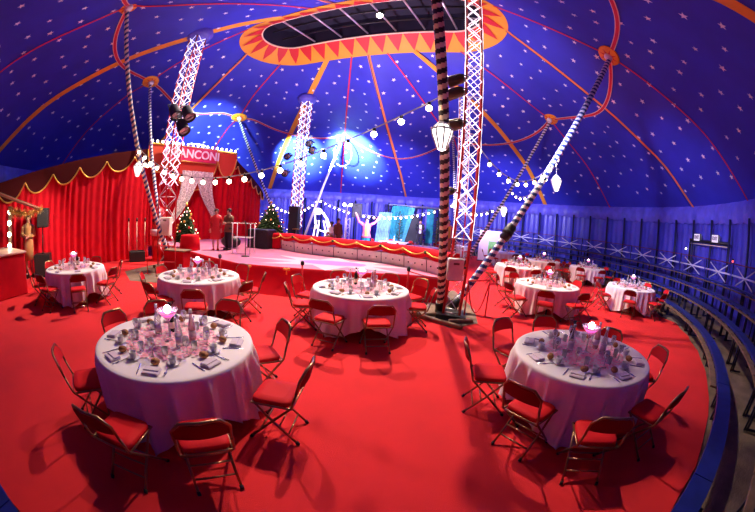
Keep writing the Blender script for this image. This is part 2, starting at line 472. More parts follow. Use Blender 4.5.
lamp_can('cupola_spotlight', tuple(C3+U3*1.0+V3*-.6+Vector((0, 0, 11.0))), (-1, 6, 0), 'bright lit spotlight hanging in the cupola opening', .4, M_black, None, M_lens)

# ------------------------------------------------------------------ lattice masts
def mast(key, label, top, panels_led, w=.46, ledm=M_led, rr_=.0085):
    base = MAST[key]
    ang = math.atan2(base.y-CY, base.x-CX)+PI/4
    t = thing('lattice_mast', label, 'mast', base, 0)
    if key == 'R': t.rotation_euler.y = R_(2.5)
    h = w/2; cs = []
    Q = Matrix.Rotation(ang, 4, 'Z')
    for sx, sy in ((1, 1), (1, -1), (-1, -1), (-1, 1)):
        p = Q @ Vector((sx*h, sy*h, 0)); cs.append(p)
        MB().rod(p+Vector((0, 0, .1)), p+Vector((0, 0, top)), .03, 8).build('chord', M_redp, t)
    n = int(top/.40)
    for f in range(4):
        a, c = cs[f], cs[(f+1) % 4]
        lb = MB(); lr = MB()
        for i in range(n):
            z0, z1 = .15+i*(top-.2)/n, .15+(i+1)*(top-.2)/n
            p, q_ = (a, c) if (i+f) % 2 else (c, a)
            lb.rod(p+Vector((0, 0, z0)), q_+Vector((0, 0, z1)), .011, 6)
            if i % 2 == 0: lb.rod(a+Vector((0, 0, z0)), c+Vector((0, 0, z0)), .010, 6)
            if z0 > panels_led:
                o = Vector(((p+q_)/2)).normalized()*.03
                lr.rod(p+o+Vector((0, 0, z0)), q_+o+Vector((0, 0, z1)), rr_, 6)
                lr.rod(q_+o*1.3+Vector((0, 0, z0)), p+o*1.3+Vector((0, 0, z1)), rr_*.6, 6)
        lb.build('lacing', M_alu, t)
        lr.build('light_rope', ledm, t)
    MB().box((0, 0, .06), (w+.3, w+.3, .12), ang).build('base_plate', M_black, t)
    # collar where the mast passes the canopy
    MB().lathe([(w*.95, top-.5), (w*1.25, top-.25), (w*1.1, top-.02), (w*.7, top)], 20).build('collar', M_valance, t)
    return t
mast('R', 'near right lattice mast with red chords and white rope lights', 9.5, 1.75, .36)
mast('L', 'left lattice mast with rope lights in front of the red curtain', 9.5, 2.6, .5, M_ledblue, .011)
mast('M', 'back lattice mast beside the light sculpture behind the ring', 9.5, 1.0, .5, M_ledblue, .016)
mast('N', 'far right lattice mast partly hidden behind the near right mast', 9.5, 2.2, .5, M_ledblue, .012)

# pole collars on the canopy and striped quarter poles
DLAB = {'R+': 'orange pole collar high over the right benches', 'N-': 'orange pole collar above the far right tables', 'M+': 'orange pole collar above the stage entrance', 'L-': 'orange pole collar near the left mast top',
        'M-': 'dark pole collar with a wire hoop over the ring', 'N+': 'orange pole collar behind the near right mast', 'R-': 'orange pole collar above the viewer', 'L+': 'orange pole collar over the near left tables'}
DP = {}
for k, a in DISC.items():
    top = can(DRK[k], a, .06); DP[k] = top
    t1 = (can(DRK[k]+.3, a)-can(DRK[k]-.3, a)).normalized(); t2 = Vector((-math.sin(R_(a)), math.cos(R_(a)), 0)); n = t1.cross(t2)
    if n.z > 0: n = -n
    q = Matrix((t1, t2, n)).transposed().to_4x4()
    t = thing('pole_collar', DLAB[k], 'pole collar', top)
    b = MB().lathe([(.10, .05), (.38, .045), (.42, 0), (.38, -.02)], 24, sx=1.0, sy=1.35); b.v = [tuple(q @ Vector(p)) for p in b.v]
    b.build('leather_disc', M_yellow if k != 'M-' else M_valance, t)
    b = MB().lathe([(.16, .05), (.15, .14), (.08, .2), (.04, .2)], 16); b.v = [tuple(q @ Vector(p)) for p in b.v]; b.build('cup', M_white, t)
    b = MB()
    for j in range(8):
        aa = 2*PI*j/8
        b.add([q @ Vector((.17*math.cos(aa-.25), .17*math.sin(aa-.25), .052)), q @ Vector((.17*math.cos(aa+.25), .17*math.sin(aa+.25), .052)), q @ Vector((.36*math.cos(aa), .44*math.sin(aa), .054))], [(0, 1, 2)])
    b.build('petal_trim', M_flame, t)
def qpole(key, foot, m1, m2, label, rad=.075, step=.17, lit=None):
    foot = Vector(foot); top = DP[key]-Vector((0, 0, .12)); d = (top-foot); L = d.length; d.normalize()
    t = thing('striped_pole', label, 'pole', foot)
    s1 = d.cross(Vector((0, 0, 1))).normalized(); s2 = s1.cross(d)
    # helical two-colour stripe
    n = 16; st = int(L/step*8); b = MB()
    vs = []
    for i in range(st+1):
        for k in range(n):
            q = 2*PI*k/n; vs.append(d*(L*i/st)+(s1*math.cos(q)+s2*math.sin(q))*rad)
    off = len(b.v)
    b.use(m1).use(m2)
    b.v = vs
    for i in range(st):
        for k in range(n):
            j = (k+1) % n; b.f.append([i*n+k, i*n+j, (i+1)*n+j, (i+1)*n+k]); b.sm.append(True)
            b.mi.append(0 if ((i+k*8/n) % 8) < 4 else 1)
    b.build('shaft', None, t)
    MB().rod(-d*.02, d*.28, rad*1.35, 14).build('foot_sleeve', M_black, t)
    MB().rod(d*(L-.3), d*L, rad*.7, 12).build('tip', M_black, t)
    return t, foot, top
M_pcream = mat('pole cream', (.78, .66, .46), .5); M_pwhite = mat('pole white', (.85, .83, .85), .5); M_pblue = mat('pole navy', (.02, .05, .22), .4)
QP = {}
FEET = {'R-': (1.50, 6.90, .1), 'R+': (1.86, 7.22, .1), 'L+': (-7.40, 9.55, .1), 'L-': (-7.75, 9.8, .1), 'M+': (-5.2, 18.0, .1), 'M-': (-4.6, 18.5, .1), 'N-': (4.3, 15.5, .1), 'N+': (4.0, 16.1, .1)}
for k, (m1, m2, lab) in {'R-': (M_black, M_pcream, 'black and cream striped pole beside the near right mast'), 'R+': (M_pblue, M_pwhite, 'navy and white striped pole leaning right from the near right mast'),
        'L+': (M_pblue, M_pcream, 'thicker striped pole leaning left from the left mast'), 'L-': (M_pblue, M_pwhite, 'thin striped pole rising steeply beside the left mast'),
        'M+': (M_black, M_pwhite, 'striped pole leaning left from the back mast'), 'M-': (M_white, M_pwhite, 'glare-whitened pole slanting over the light sculpture behind the ring'),  # back pole's overexposed glare is put into both stripe colours as white
        'N-': (M_black, M_pwhite, 'striped pole leaning right from the far right mast'), 'N+': (M_black, M_pwhite, 'upright striped pole behind the near right mast')}.items():
    QP[k] = qpole(k, FEET[k], m1, m2, lab, .085 if k in ('R-', 'R+') else .075)
def on(k, f):
    _, a, b_ = QP[k]; return a.lerp(b_, f)
# padding and clamp on the near right leaning pole
t = thing('pole_pad', 'black padded sleeve wrapped round the leaning navy striped pole', 'pad', on('R+', .235))
dd = (on('R+', 1)-on('R+', 0)).normalized()
MB().path([dd*-.22, dd*-.18, dd*.18, dd*.22], [.10, .13, .13, .10], 14).build('sleeve', M_black, t)
MB().path([dd*-.06, dd*.06], .14, 14).build('strap', M_rubber, t)
# hoop hanging below the back collar
hp = thing('aerial_hoop', 'thin wire hoop hanging under the back pole collar', 'hoop', tuple(DP['M-']-Vector((0, 0, 1.55))))
MB().path([(.62*math.cos(2*PI*i/28), .2*math.cos(2*PI*i/28), .95*math.sin(2*PI*i/28)) for i in range(28)], .03, 6, True).build('ring', M_gwire, hp)
MB().rod((0, 0, .95), (0, 0, 1.45), .02, 6).build('hanger', M_gwire, hp)

# lanterns
def lantern(loc, label, s=.3, hang=.25):
    t = thing('glowing_lantern', label, 'lantern', loc)
    n = 8
    MB().lathe([(.02, -1.0*s), (.28*s, -.9*s), (.62*s, .1*s), (.66*s, .42*s), (.42*s, .72*s), (.3*s, .8*s), (.02, .82*s)], n, smooth=False).build('glass_body', M_lantern, t)
    b = MB()
    for k in range(n):
        q = 2*PI*k/n; c, s_ = math.cos(q), math.sin(q)
        b.path([(r*s*1.04*c, r*s*1.04*s_, z*s) for r, z in ((.28, -.9), (.62, .1), (.66, .42), (.42, .72))], .013, 5)
    b.path([(.66*s*1.05*math.cos(2*PI*k/16), .66*s*1.05*math.sin(2*PI*k/16), .42*s) for k in range(16)], .016, 5, True)
    b.build('frame', M_gwire, t)
    MB().lathe([(.45*s, .74*s), (.3*s, .95*s), (.06*s, 1.1*s), (.02, 1.12*s)], n, smooth=False).build('cap', M_white, t)
    MB().rod((0, 0, 1.1*s), (0, 0, 1.1*s+hang), .01, 5).build('hook', M_gwire, t)
lantern(on('R-', .41)+Vector((-.08, -.2, .08)), 'large bright lantern on the black and cream striped pole', .25)
lantern(on('R+', .50)+Vector((-.05, -.02, -.75)), 'lantern hanging from the leaning navy striped pole', .21)
lantern(on('L+', .44)+Vector((.1, -.2, -.25)), 'lantern hanging on the thick striped pole by the red curtain', .23)
lantern(on('N-', .42)+Vector((0, -.1, -.5)), 'small lantern hanging from the far right striped pole', .27)
lantern(on('N+', .42)+Vector((0, -.25, -.3)), 'lantern on the upright pole behind the near right mast', .27)

# festoon strings
def festoon(a, b_, n, sag, label, m=M_bulb, rad=.055, lead=0):
    a, b_ = Vector(a), Vector(b_)
    t = thing('string_light', label, 'string lights', a)
    P = lambda f: (b_-a)*f-Vector((0, 0, 4*sag*f*(1-f)))
    MB().path([P(i/40) for i in range(41)], .012, 5).build('cable', M_gwire, t)
    k = max(3, n)
    proto = MB().ball((0, 0, 0), rad, 10, 6).mesh('bulb'); proto.materials.append(m)
    sk = MB().lathe([(.02, .03), (.028, .04), (.028, .1), (.015, .11)], 8).mesh('socket'); sk.materials.append(M_wire)
    for i in range(n):
        f = (i+.5)/n; p = P(f)-Vector((0, 0, rad+.05))
        o = bpy.data.objects.new('bulb', proto); COL.objects.link(o); o.parent = t; o.location = p
        o2_ = bpy.data.objects.new('socket', sk); COL.objects.link(o2_); o2_.parent = o
    return t
festoon(on('L+', .5), on('R-', .5), 20, 1.3, 'long string of big bulbs sagging from left mast to near right pole', M_bulbw, .052)
festoon(MAST['R']+Vector((.25, 0, 4.0)), on('R+', .52), 10, .9, 'string of bulbs from near right mast to leaning striped pole', M_bulb, .045)
festoon(on('R+', .52), on('N-', .5), 8, .75, 'string of bulbs drooping between the two leaning striped poles', M_bulb, .045)
festoon(on('M-', .38), on('N+', .40), 26, 1.0, 'long string of small bulbs across the back of the ring', M_bulb, .055)
festoon(on('M+', .36), on('M-', .38), 13, .8, 'string of small bulbs around the back mast', M_bulb, .055)
festoon(on('N+', .40), on('N-', .40), 9, .5, 'string of small bulbs around the far right mast', M_bulb, .055)
festoon(on('L-', .5), on('L+', .5), 5, .25, 'short string of bulbs between the two poles at the left mast', M_bulbw, .06)

# lamp cans on the masts
Rm, Lm, Mm = MAST['R'], MAST['L'], MAST['M']
M_lampb = mat('lamp housing', (.10, .055, .035), .4, .5)
for i, (z, lab) in enumerate(((5.4, 'top spotlight clamped on the near right mast'), (5.05, 'second spotlight down on the near right mast'), (4.25, 'third spotlight down on the near right mast'), (2.75, 'lowest spotlight on the near right mast'))):
    t = lamp_can('mast_spotlight', tuple(Rm+Vector((-.46+.043*z, -.12, z))), tuple(Rm+Vector((-3.5, 2.0, z-.9))), lab, .36 if i < 3 else .24, M_lampb)
    MB().rod((0, 0, 0), (.3, .05, 0), .02, 6).build('clamp_bar', M_alu, t)
for i, (dx, dy, z, lab) in enumerate(((.2, -.5, 5.6, 'upper spotlight on the left mast'), (.85, -.5, 5.45, 'outer spotlight on an arm of the left mast'), (.75, -.55, 4.95, 'lower spotlight on the left mast'))):
    lamp_can('mast_spotlight', tuple(Lm+Vector((dx, dy, z))), tuple(Lm+Vector((dx+2, dy-.5, z-2.5))), lab, .55, M_black)
for i, (dx, z, lab) in enumerate(((-.7, 5.5, 'left small spotlight on the back mast'), (.55, 6.3, 'upper right small spotlight on the back mast'), (.75, 5.9, 'lower right small spotlight on the back mast'), (-.75, 4.5, 'lowest small spotlight on the back mast'))):
    lamp_can('mast_spotlight', tuple(Mm+Vector((dx, -.3, z))), tuple(Mm+Vector((dx, -4, z-1.5))), lab, .5, M_black)
# ------------------------------------------------------------------ ring stage
SZ = .68
FRONT = [(-7.0, 9.85), (-5.4, 8.85), (-3.75, 7.95), (-2.6, 7.92), (-1.5, 7.95), (-.2, 8.0), (.8, 8.15)]
ARC = [(-3.75, 12.0), (-2.78, 11.25), (-1.9, 10.85), (-1.0, 10.5), (-.2, 10.2), (.5, 9.75), (1.1, 9.15), (1.55, 8.6), (1.85, 8.05)]
deck = FRONT+[(1.75, 7.9)]+[(x+.25, y+.35) for x, y in ARC[::-1]]+[(-4.2, 14.5), (-6.4, 18.2), (-8.6, 15.2), (-10.2, 12.0), (-8.6, 10.8)]
st = thing('ring_stage', 'low pink-carpeted ring stage with red velvet skirt and painted pale star', 'stage', (0, 0, 0))
MB().prism(deck, SZ-.1, SZ).build('deck', M_stage, st)
sp = MB()
cxs, cys = -1.3, 9.2
spt = []
for j in range(16):
    rr = (2.4 if j % 2 == 0 else 1.1); a = 2*PI*j/16
    spt.append((cxs+rr*1.15*math.cos(a), cys+rr*.55*math.sin(a), SZ+.004))
sp.add(spt+[(cxs, cys, SZ+.004)], [(j, (j+1) % 16, 16) for j in range(16)]); sp.build('painted_star', M_starp, st)
bb = MB()
bb.add([(cxs+1.0*math.cos(2*PI*k/24), cys+.42*math.sin(2*PI*k/24), SZ+.008) for k in range(24)], [tuple(range(24))])
bb.build('painted_disc', mat('stage magenta paint', (.55, .12, .42), .7), st)
sk = MB(); rows = [[], [], [], []]
P = [Vector((x, y, 0)) for x, y in FRONT+[(1.75, 7.95), (1.95, 8.3)]]
for i in range(len(P)-1):
    a, b_ = P[i], P[i+1]; t = (b_-a).normalized(); nrm = Vector((t.y, -t.x, 0)); m = max(2, int((b_-a).length*9))
    for k in range(m):
        q = a.lerp(b_, k/m); wv = .02*math.sin((i*7+k)*1.7)
        fl_ = .42 if i < 5 else .1
        for j, (z, o) in enumerate(((SZ, .0), (SZ-.05, .05), (SZ-.14, .06+wv*.4), (.01, fl_+wv))): rows[j].append(q+nrm*o+Vector((0, 0, z)))
sk.grid(rows); sk.build('skirt', M_redvel, st)
def polyline(pts, n):
    P = [Vector((x, y, 0)) for x, y in pts]; L = [0]
    for a, b_ in zip(P, P[1:]): L.append(L[-1]+(b_-a).length)
    out = []
    for i in range(n+1):
        s = L[-1]*i/n
        for k in range(len(P)-1):
            if s <= L[k+1]+1e-6:
                f = (s-L[k])/(L[k+1]-L[k]); a = P[max(0, k-1)]; p0, p1 = P[k], P[k+1]; d_ = P[min(len(P)-1, k+2)]
                out.append(.5*((2*p0)+(p1-a)*f+(2*a-5*p0+4*p1-d_)*f*f+(3*p0-a-3*p1+d_)*f**3)); break
    return out
NB = 8; SUB = 10
pl = polyline(ARC, NB*SUB)
BW = ['first', 'second', 'third', 'fourth', 'fifth', 'sixth', 'seventh', 'eighth']
def nrm_at(i):
    a, b_ = pl[max(0, i-1)], pl[min(len(pl)-1, i+1)]; t = (b_-a).normalized(); return Vector((t.y, -t.x, 0))
for sgm in range(NB):
    i0 = sgm*SUB
    t = thing('ring_barrier', f'cream ring barrier box with red draped top, {BW[sgm]} from the speaker end', 'ring barrier', pl[i0+SUB//2]+Vector((0, 0, SZ)), 0, 'ring barrier boxes round the stage')
    o = -(pl[i0+SUB//2]+Vector((0, 0, SZ)))
    ix = [i0+k for k in range(SUB+1)]
    Vv = lambda i, off, z: pl[i]+nrm_at(i)*off+Vector((0, 0, SZ+z))+o
    g = .02
    MB().grid([[Vv(i, 0, .0) for i in ix], [Vv(i, .04, .34) for i in ix], [Vv(i, -.36, .36) for i in ix], [Vv(i, -.38, 0) for i in ix]], False).build('panel', M_creamp, t)
    MB().grid([[Vv(ix[0], .001, 0), Vv(ix[0], .041, .34)], [Vv(ix[0], -.38, 0), Vv(ix[0], -.36, .36)]], False).build('end_board', M_creamp, t)
    MB().rod(Vv(ix[0], .012, .01), Vv(ix[0], .05, .34), .010, 5).build('joint_strip', M_wood, t)
    dr = MB(); rows = [[], [], [], [], []]
    for k, i in enumerate(ix):
        sw = abs(math.sin(PI*k/SUB*1.0))
        dz = .42-.08*sw
        for j, (off, z) in enumerate(((-.40, .46), (-.37, .62), (.02, .62), (.09, .50), (.07+.015*math.sin(k*2.2), dz))): rows[j].append(Vv(i, off, z))
    dr.grid(rows); dr.build('velvet_top', M_redvel, t)
    gl = MB().path([Vv(i, .11, .57-.11*math.sin(PI*k/SUB)) for k, i in enumerate(ix)], .022, 6); gl.build('gold_garland', M_gold, t)
    MB().ball(tuple(Vv(ix[0], .12, .55)), .05, 8, 6).build('rosette', M_green if sgm % 2 else M_gold, t)
    for k in (2, 5, 8):
        MB().ball(tuple(Vv(i0+k, .03, .18)), .022, 8, 5).build('stud', M_black, t)
# end drape of the barrier
t = thing('barrier_drape', 'red velvet drape hanging at the speaker end of the ring barrier', 'drape', (-4.05, 12.05, SZ))
MB().rbox((0, 0, .31), (.5, .4, .6), .04).build('velvet', M_redvel, t)
MB().path([(-.25+.5*k/8, -.22, .52-.1*math.sin(PI*k/8)) for k in range(9)], .02, 6).build('gold_garland', M_gold, t)

def stanchion(loc, label, h=.95):
    t = thing('stanchion', label, 'post', loc)
    MB().lathe([(.15, 0), (.15, .02), (.04, .05), (.02, .06)], 16).build('base', M_black, t)
    MB().rod((0, 0, .04), (0, 0, h), .022, 10).build('post', M_redp, t)
    MB().lathe([(.03, h-.06), (.045, h-.03), (.045, h+.02), (.02, h+.05)], 12).build('cap', M_black, t)
stanchion((-1.72, 7.15, 0), 'thin post in front of the stage skirt left of the middle table')
stanchion((.75, 7.35, 0), 'thin post at the right corner of the stage front')
stanchion((-3.95, 7.2, 0), 'thin post in front of the stage behind the left table')
def rope(a, b_, sag, label, m, r=.014):
    a, b_ = Vector(a), Vector(b_)
    o = MB().path([(b_-a)*(i/16)-Vector((0, 0, 4*sag*(i/16)*(1-i/16))) for i in range(17)], r, 6).build('barrier_rope', m)
    o.location = a; tag(o, label, 'rope')
rope((.75, 7.35, .9), (1.45, 6.95, .85), .03, 'red rope from the stage corner post to the black striped pole', M_redp)
rope((1.5, 6.8, .86), (1.72, 6.45, .9), .02, 'short red rope between striped pole and near right mast', M_redp)
for x, y, lab in ((-3.4, 7.85, 'gold bow pinned on the stage edge left of centre'), (-2.3, 7.84, 'gold bow pinned on the stage edge right of the other bow')):
    t = thing('gold_bow', lab, 'bow', (x, y, SZ-.03))
    for s in (-1, 1): MB().ball((s*.05, -.03, 0), .05, 8, 6, 1, .5, .7).build('loop', M_gold, t)
    MB().ball((0, -.045, 0), .022, 8, 6).build('knot', M_gold, t)
    MB().box((0, -.03, -.08), (.03, .01, .12)).build('tail', M_gold, t)

# guard rails, box and timbers at the near right mast
def rail(pts, label, h=.9, chain=None, m=M_redp):
    t = thing('guard_rail', label, 'railing', pts[0])
    o = Vector(pts[0])
    for p in pts:
        q = Vector(p)-o; MB().rod(q, q+Vector((0, 0, h)), .018, 8).build('post', m, t); MB().box((q.x, q.y, .01), (.3, .05, .02)).build('foot', m, t)
    for a, b_ in zip(pts, pts[1:]):
        a, b_ = Vector(a)-o, Vector(b_)-o
        MB().rod(a+Vector((0, 0, h)), b_+Vector((0, 0, h)), .018, 8).build('top_rail', m, t)
        if chain:
            for dz in (0,): MB().path([a.lerp(b_, i/14)+Vector((0, 0, h-.02-chain*4*(i/14)*(1-i/14))) for i in range(15)], .016, 6).build('chain', m, t)
        else:
            MB().rod(a+Vector((0, 0, h*.45)), b_+Vector((0, 0, h*.45)), .014, 8).build('mid_rail', m, t)
rail([(2.0, 6.6, 0), (2.58, 6.8, 0)], 'red guard rail with drooping chain right of the near right mast', .88, .72)
rail([(-7.5, 8.15, 0), (-6.45, 8.5, 0)], 'red guard rail in front of the left mast', .95)
Rm = MAST['R']
t = thing('control_box', 'cream metal box strapped to the near right mast', 'box', tuple(Rm+Vector((-.12, -.40, .92))))
MB().rbox((0, 0, .23), (.34, .15, .46), .02).build('case', M_creamp, t)
MB().box((0, -.08, .35), (.12, .02, .04)).build('handle', M_wood, t)
MB().box((0, .08, .26), (.5, .03, .04)).build('strap', M_black, t)
for (x, y, rz, L, lab) in ((1.30, 6.3, -.75, 1.3, 'long bare timber on the ground before the near right mast'), (1.85, 6.3, .1, .55, 'short timber block under the near right mast front'), (1.35, 6.75, .2, .5, 'short timber block beside the striped pole foot')):
    t = MB().rbox((0, 0, .045), (L, .09, .08), .015).build('timber_block', M_wood); t.location = (x, y, .013); t.rotation_euler.z = rz; tag(t, lab, 'timber')
# red fabric box behind the left rail, cream box on left mast
t = thing('draped_plinth', 'red draped plinth behind the left guard rail', 'plinth', (-6.75, 9.0, 0))
MB().rbox((0, 0, .38), (.9, .5, .74), .03).build('drape', M_redvel, t); MB().box((0, 0, .76), (.96, .56, .03)).build('top', M_wood, t)
t = thing('control_box', 'cream metal box strapped to the left mast', 'box', tuple(MAST['L']+Vector((.35, -.45, 1.25))))
MB().rbox((0, 0, .3), (.45, .2, .62), .02).build('case', M_creamp, t); MB().box((0, -.105, .5), (.15, .02, .05)).build('handle', M_wood, t)

# ------------------------------------------------------------------ curtains
def curtain(name, label, path, ztop, zbot, m, fold=.28, amp=.07, valance=None, seed=0):
    t = thing(name, label, 'curtain', (path[0][0], path[0][1], 0))
    o = Vector((path[0][0], path[0][1], 0))
    L = sum((Vector(b_)-Vector(a)).length for a, b_ in zip(path, path[1:]))
    n = int(L/fold*8); pl_ = polyline([p[:2] for p in path], n)
    rows = []; nz = 7
    def N(i):
        a, b_ = pl_[max(0, i-1)], pl_[min(n, i+1)]; d = (b_-a).normalized(); return Vector((d.y, -d.x, 0))
    for j in range(nz+1):
        row = []
        for i in range(n+1):
            f = i/n; zt = ztop[0]+(ztop[1]-ztop[0])*f; z = zbot+(zt-zbot)*j/nz
            ph = i/8*2*PI
            wv = amp*(math.sin(ph+.6*math.sin(ph*.31+seed))*(.75+.35*math.sin(ph*.13+j*.25+seed)))*(1.15-.5*j/nz)
            row.append(pl_[i]+N(i)*wv+Vector((0, 0, z))-o)
        rows.append(row)
    MB().grid(rows).build('cloth', m, t)
    if valance:
        vm, hgt, nsw, gold = valance
        rows = [[], [], []]; lo = []
        for i in range(n+1):
            f = i/n; zt = ztop[0]+(ztop[1]-ztop[0])*f
            h = hgt[0]+(hgt[1]-hgt[0])*f
            u = (f*nsw) % 1; sc_ = 1-abs(2*u-1)**2.2
            zb = zt-h*(.34+.66*sc_)
            p = pl_[i]+N(i)*.14-o
            rows[0].append(p+Vector((0, 0, zt+.03))); rows[1].append(p+N(i)*.03+Vector((0, 0, (zt+zb)/2))); rows[2].append(p+N(i)*.02+Vector((0, 0, zb)))
            lo.append(p+N(i)*.03+Vector((0, 0, zb)))
        MB().grid(rows).build('valance', vm, t)
        MB().path(lo, .028, 6).build('gold_braid', gold, t)
    return t
curtain('stage_curtain', 'long red velvet curtain along the left side behind the far left table', [(-13.2, 2.6), (-12.5, 4.4), (-11.8, 6.4), (-11.1, 8.7), (-10.3, 11.3)], (2.85, 4.95), .02, M_redvel, .30, .06, (M_darkvel, (.76, .80), 7, M_gold))
curtain('stage_curtain', 'red entrance curtain behind the couple on the stage', [(-10.5, 11.2), (-9.3, 13.0), (-8.4, 14.4), (-7.9, 15.2)], (4.9, 4.9), SZ-.2, M_redvel, .34, .09, None, 2)
curtain('stage_curtain', 'magenta-lit red wing curtain with a sloping top right of the entrance', [(-7.9, 15.1), (-7.4, 16.4), (-7.1, 17.9)], (5.0, 3.2), SZ-.25, M_redvel, .33, .08, (M_darkvel, (.5, .5), 6, M_gold), 4)
# proscenium over the entrance
A0, A1 = Vector((-10.5, 10.95, 0)), Vector((-7.75, 15.1, 0))
tv = (A1-A0).normalized(); nv = Vector((tv.y, -tv.x, 0)); ln = (A1-A0).length
ang = math.atan2(tv.y, tv.x)
t = thing('entrance_pelmet', 'orange red swagged pelmet with gold braid over the stage entrance', 'pelmet', A0+nv*.25)
n = 90; rows = [[], [], []]; lo = []
widths = [(0, .26), (.26, .78), (.78, 1.0)]
for i in range(n+1):
    f = i/n
    for a, b_ in widths:
        if f <= b_+1e-9: break
    u = (f-a)/(b_-a); dp = (1.0 if b_-a < .4 else 1.75)*math.sqrt(max(0, 1-(2*u-1)**2))+.25
    p = tv*(f*ln)
    rows[0].append(p+Vector((0, 0, 5.05))); rows[1].append(p+nv*.06+Vector((0, 0, 5.05-dp*.5))); rows[2].append(p+nv*.03+Vector((0, 0, 5.05-dp))); lo.append(p+nv*.05+Vector((0, 0, 5.05-dp)))
MB().grid(rows).build('swag', M_orvel, t)
MB().path(lo, .035, 6).build('gold_braid', M_gold, t)
MB().path([Vector((0, 0, 5.08)), tv*ln+Vector((0, 0, 5.08))], .06, 8).build('top_bar', M_gold, t)
for i in range(18):
    f = (i+.5)/18; MB().ball(tuple(tv*(f*ln)+nv*.05+Vector((0, 0, 5.2))), .055, 8, 5).build('bulb', M_bulbw, t)
# sign board
sg = thing('sign_board', 'crimson name sign with white letters over the stage entrance', 'sign', A0+tv*(.44*ln)+nv*.52+Vector((0, 0, 4.35)), ang)
# sign local frame: x along the pelmet, -y towards the hall
SW = 2.9
MB().rbox((0, 0, .35), (SW, .08, .72), .03).build('board', M_signred, sg)
MB().path([(-SW/2, -.05, 0), (SW/2, -.05, 0), (SW/2, -.05, .7), (-SW/2, -.05, .7)], .022, 6, True).build('frame', M_gold, sg)
sc_pts = [(SW*.12+.55*math.cos(PI*k/10), -.02, .72+.16*math.sin(PI*k/10)) for k in range(11)]
MB().path(sc_pts, .035, 6).build('scroll_crest', M_cream, sg)
def text3d(body, size, m, parent, loc, name='lettering', rot=(PI/2, 0, 0)):
    cu_ = bpy.data.curves.new(name, 'FONT'); cu_.body = body; cu_.size = size; cu_.extrude = .012; cu_.align_x = 'CENTER'; cu_.align_y = 'CENTER'; cu_.offset = .012
    o = bpy.data.objects.new(name, cu_); COL.objects.link(o)
    me = bpy.data.meshes.new_from_object(o.evaluated_get(bpy.context.evaluated_depsgraph_get()))
    COL.objects.unlink(o); bpy.data.objects.remove(o)
    me.materials.clear(); me.materials.append(m)
    o = bpy.data.objects.new(name, me); COL.objects.link(o); o.parent = parent; o.location = loc; o.rotation_euler = rot
    return o
text3d('F', .62, M_white, sg, (-SW*.43, -.06, .35))
MB().path([(-SW*.36, -.055, .06), (-SW*.18, -.055, .06), (-SW*.18, -.055, .64), (-SW*.36, -.055, .64)], .03, 6, True).build('letter_box', M_white, sg)
text3d('R', .56, M_white, sg, (-SW*.27, -.06, .35))
text3d('ANCONI', .56, M_white, sg, (SW*.165, -.06, .35))
# sequinned tie-back drapes
for s, lab in ((-1, 'left white sequin tie-back drape in the stage entrance'), (1, 'right white sequin tie-back drape in the stage entrance')):
    t = thing('sequin_drape', lab, 'drape', A0+tv*(.55*ln)+nv*.45)
    rows = []
    for j in range(13):
        f = j/12; z = 3.95-2.6*f; cxx = s*(.35+1.0*f*f+.1*f); wd = .85*(1-f)**.8+.14
        rows.append([tv*(cxx+wd*(k/14-.5))+nv*(.06*math.sin(k*1.9+s))+Vector((0, 0, z)) for k in range(15)])
    MB().grid(rows).build('cloth', M_sequin, t)
    MB().ball(tuple(tv*(s*1.45)+Vector((0, 0, 1.33))), .09, 8, 6).build('tie', M_gold, t)

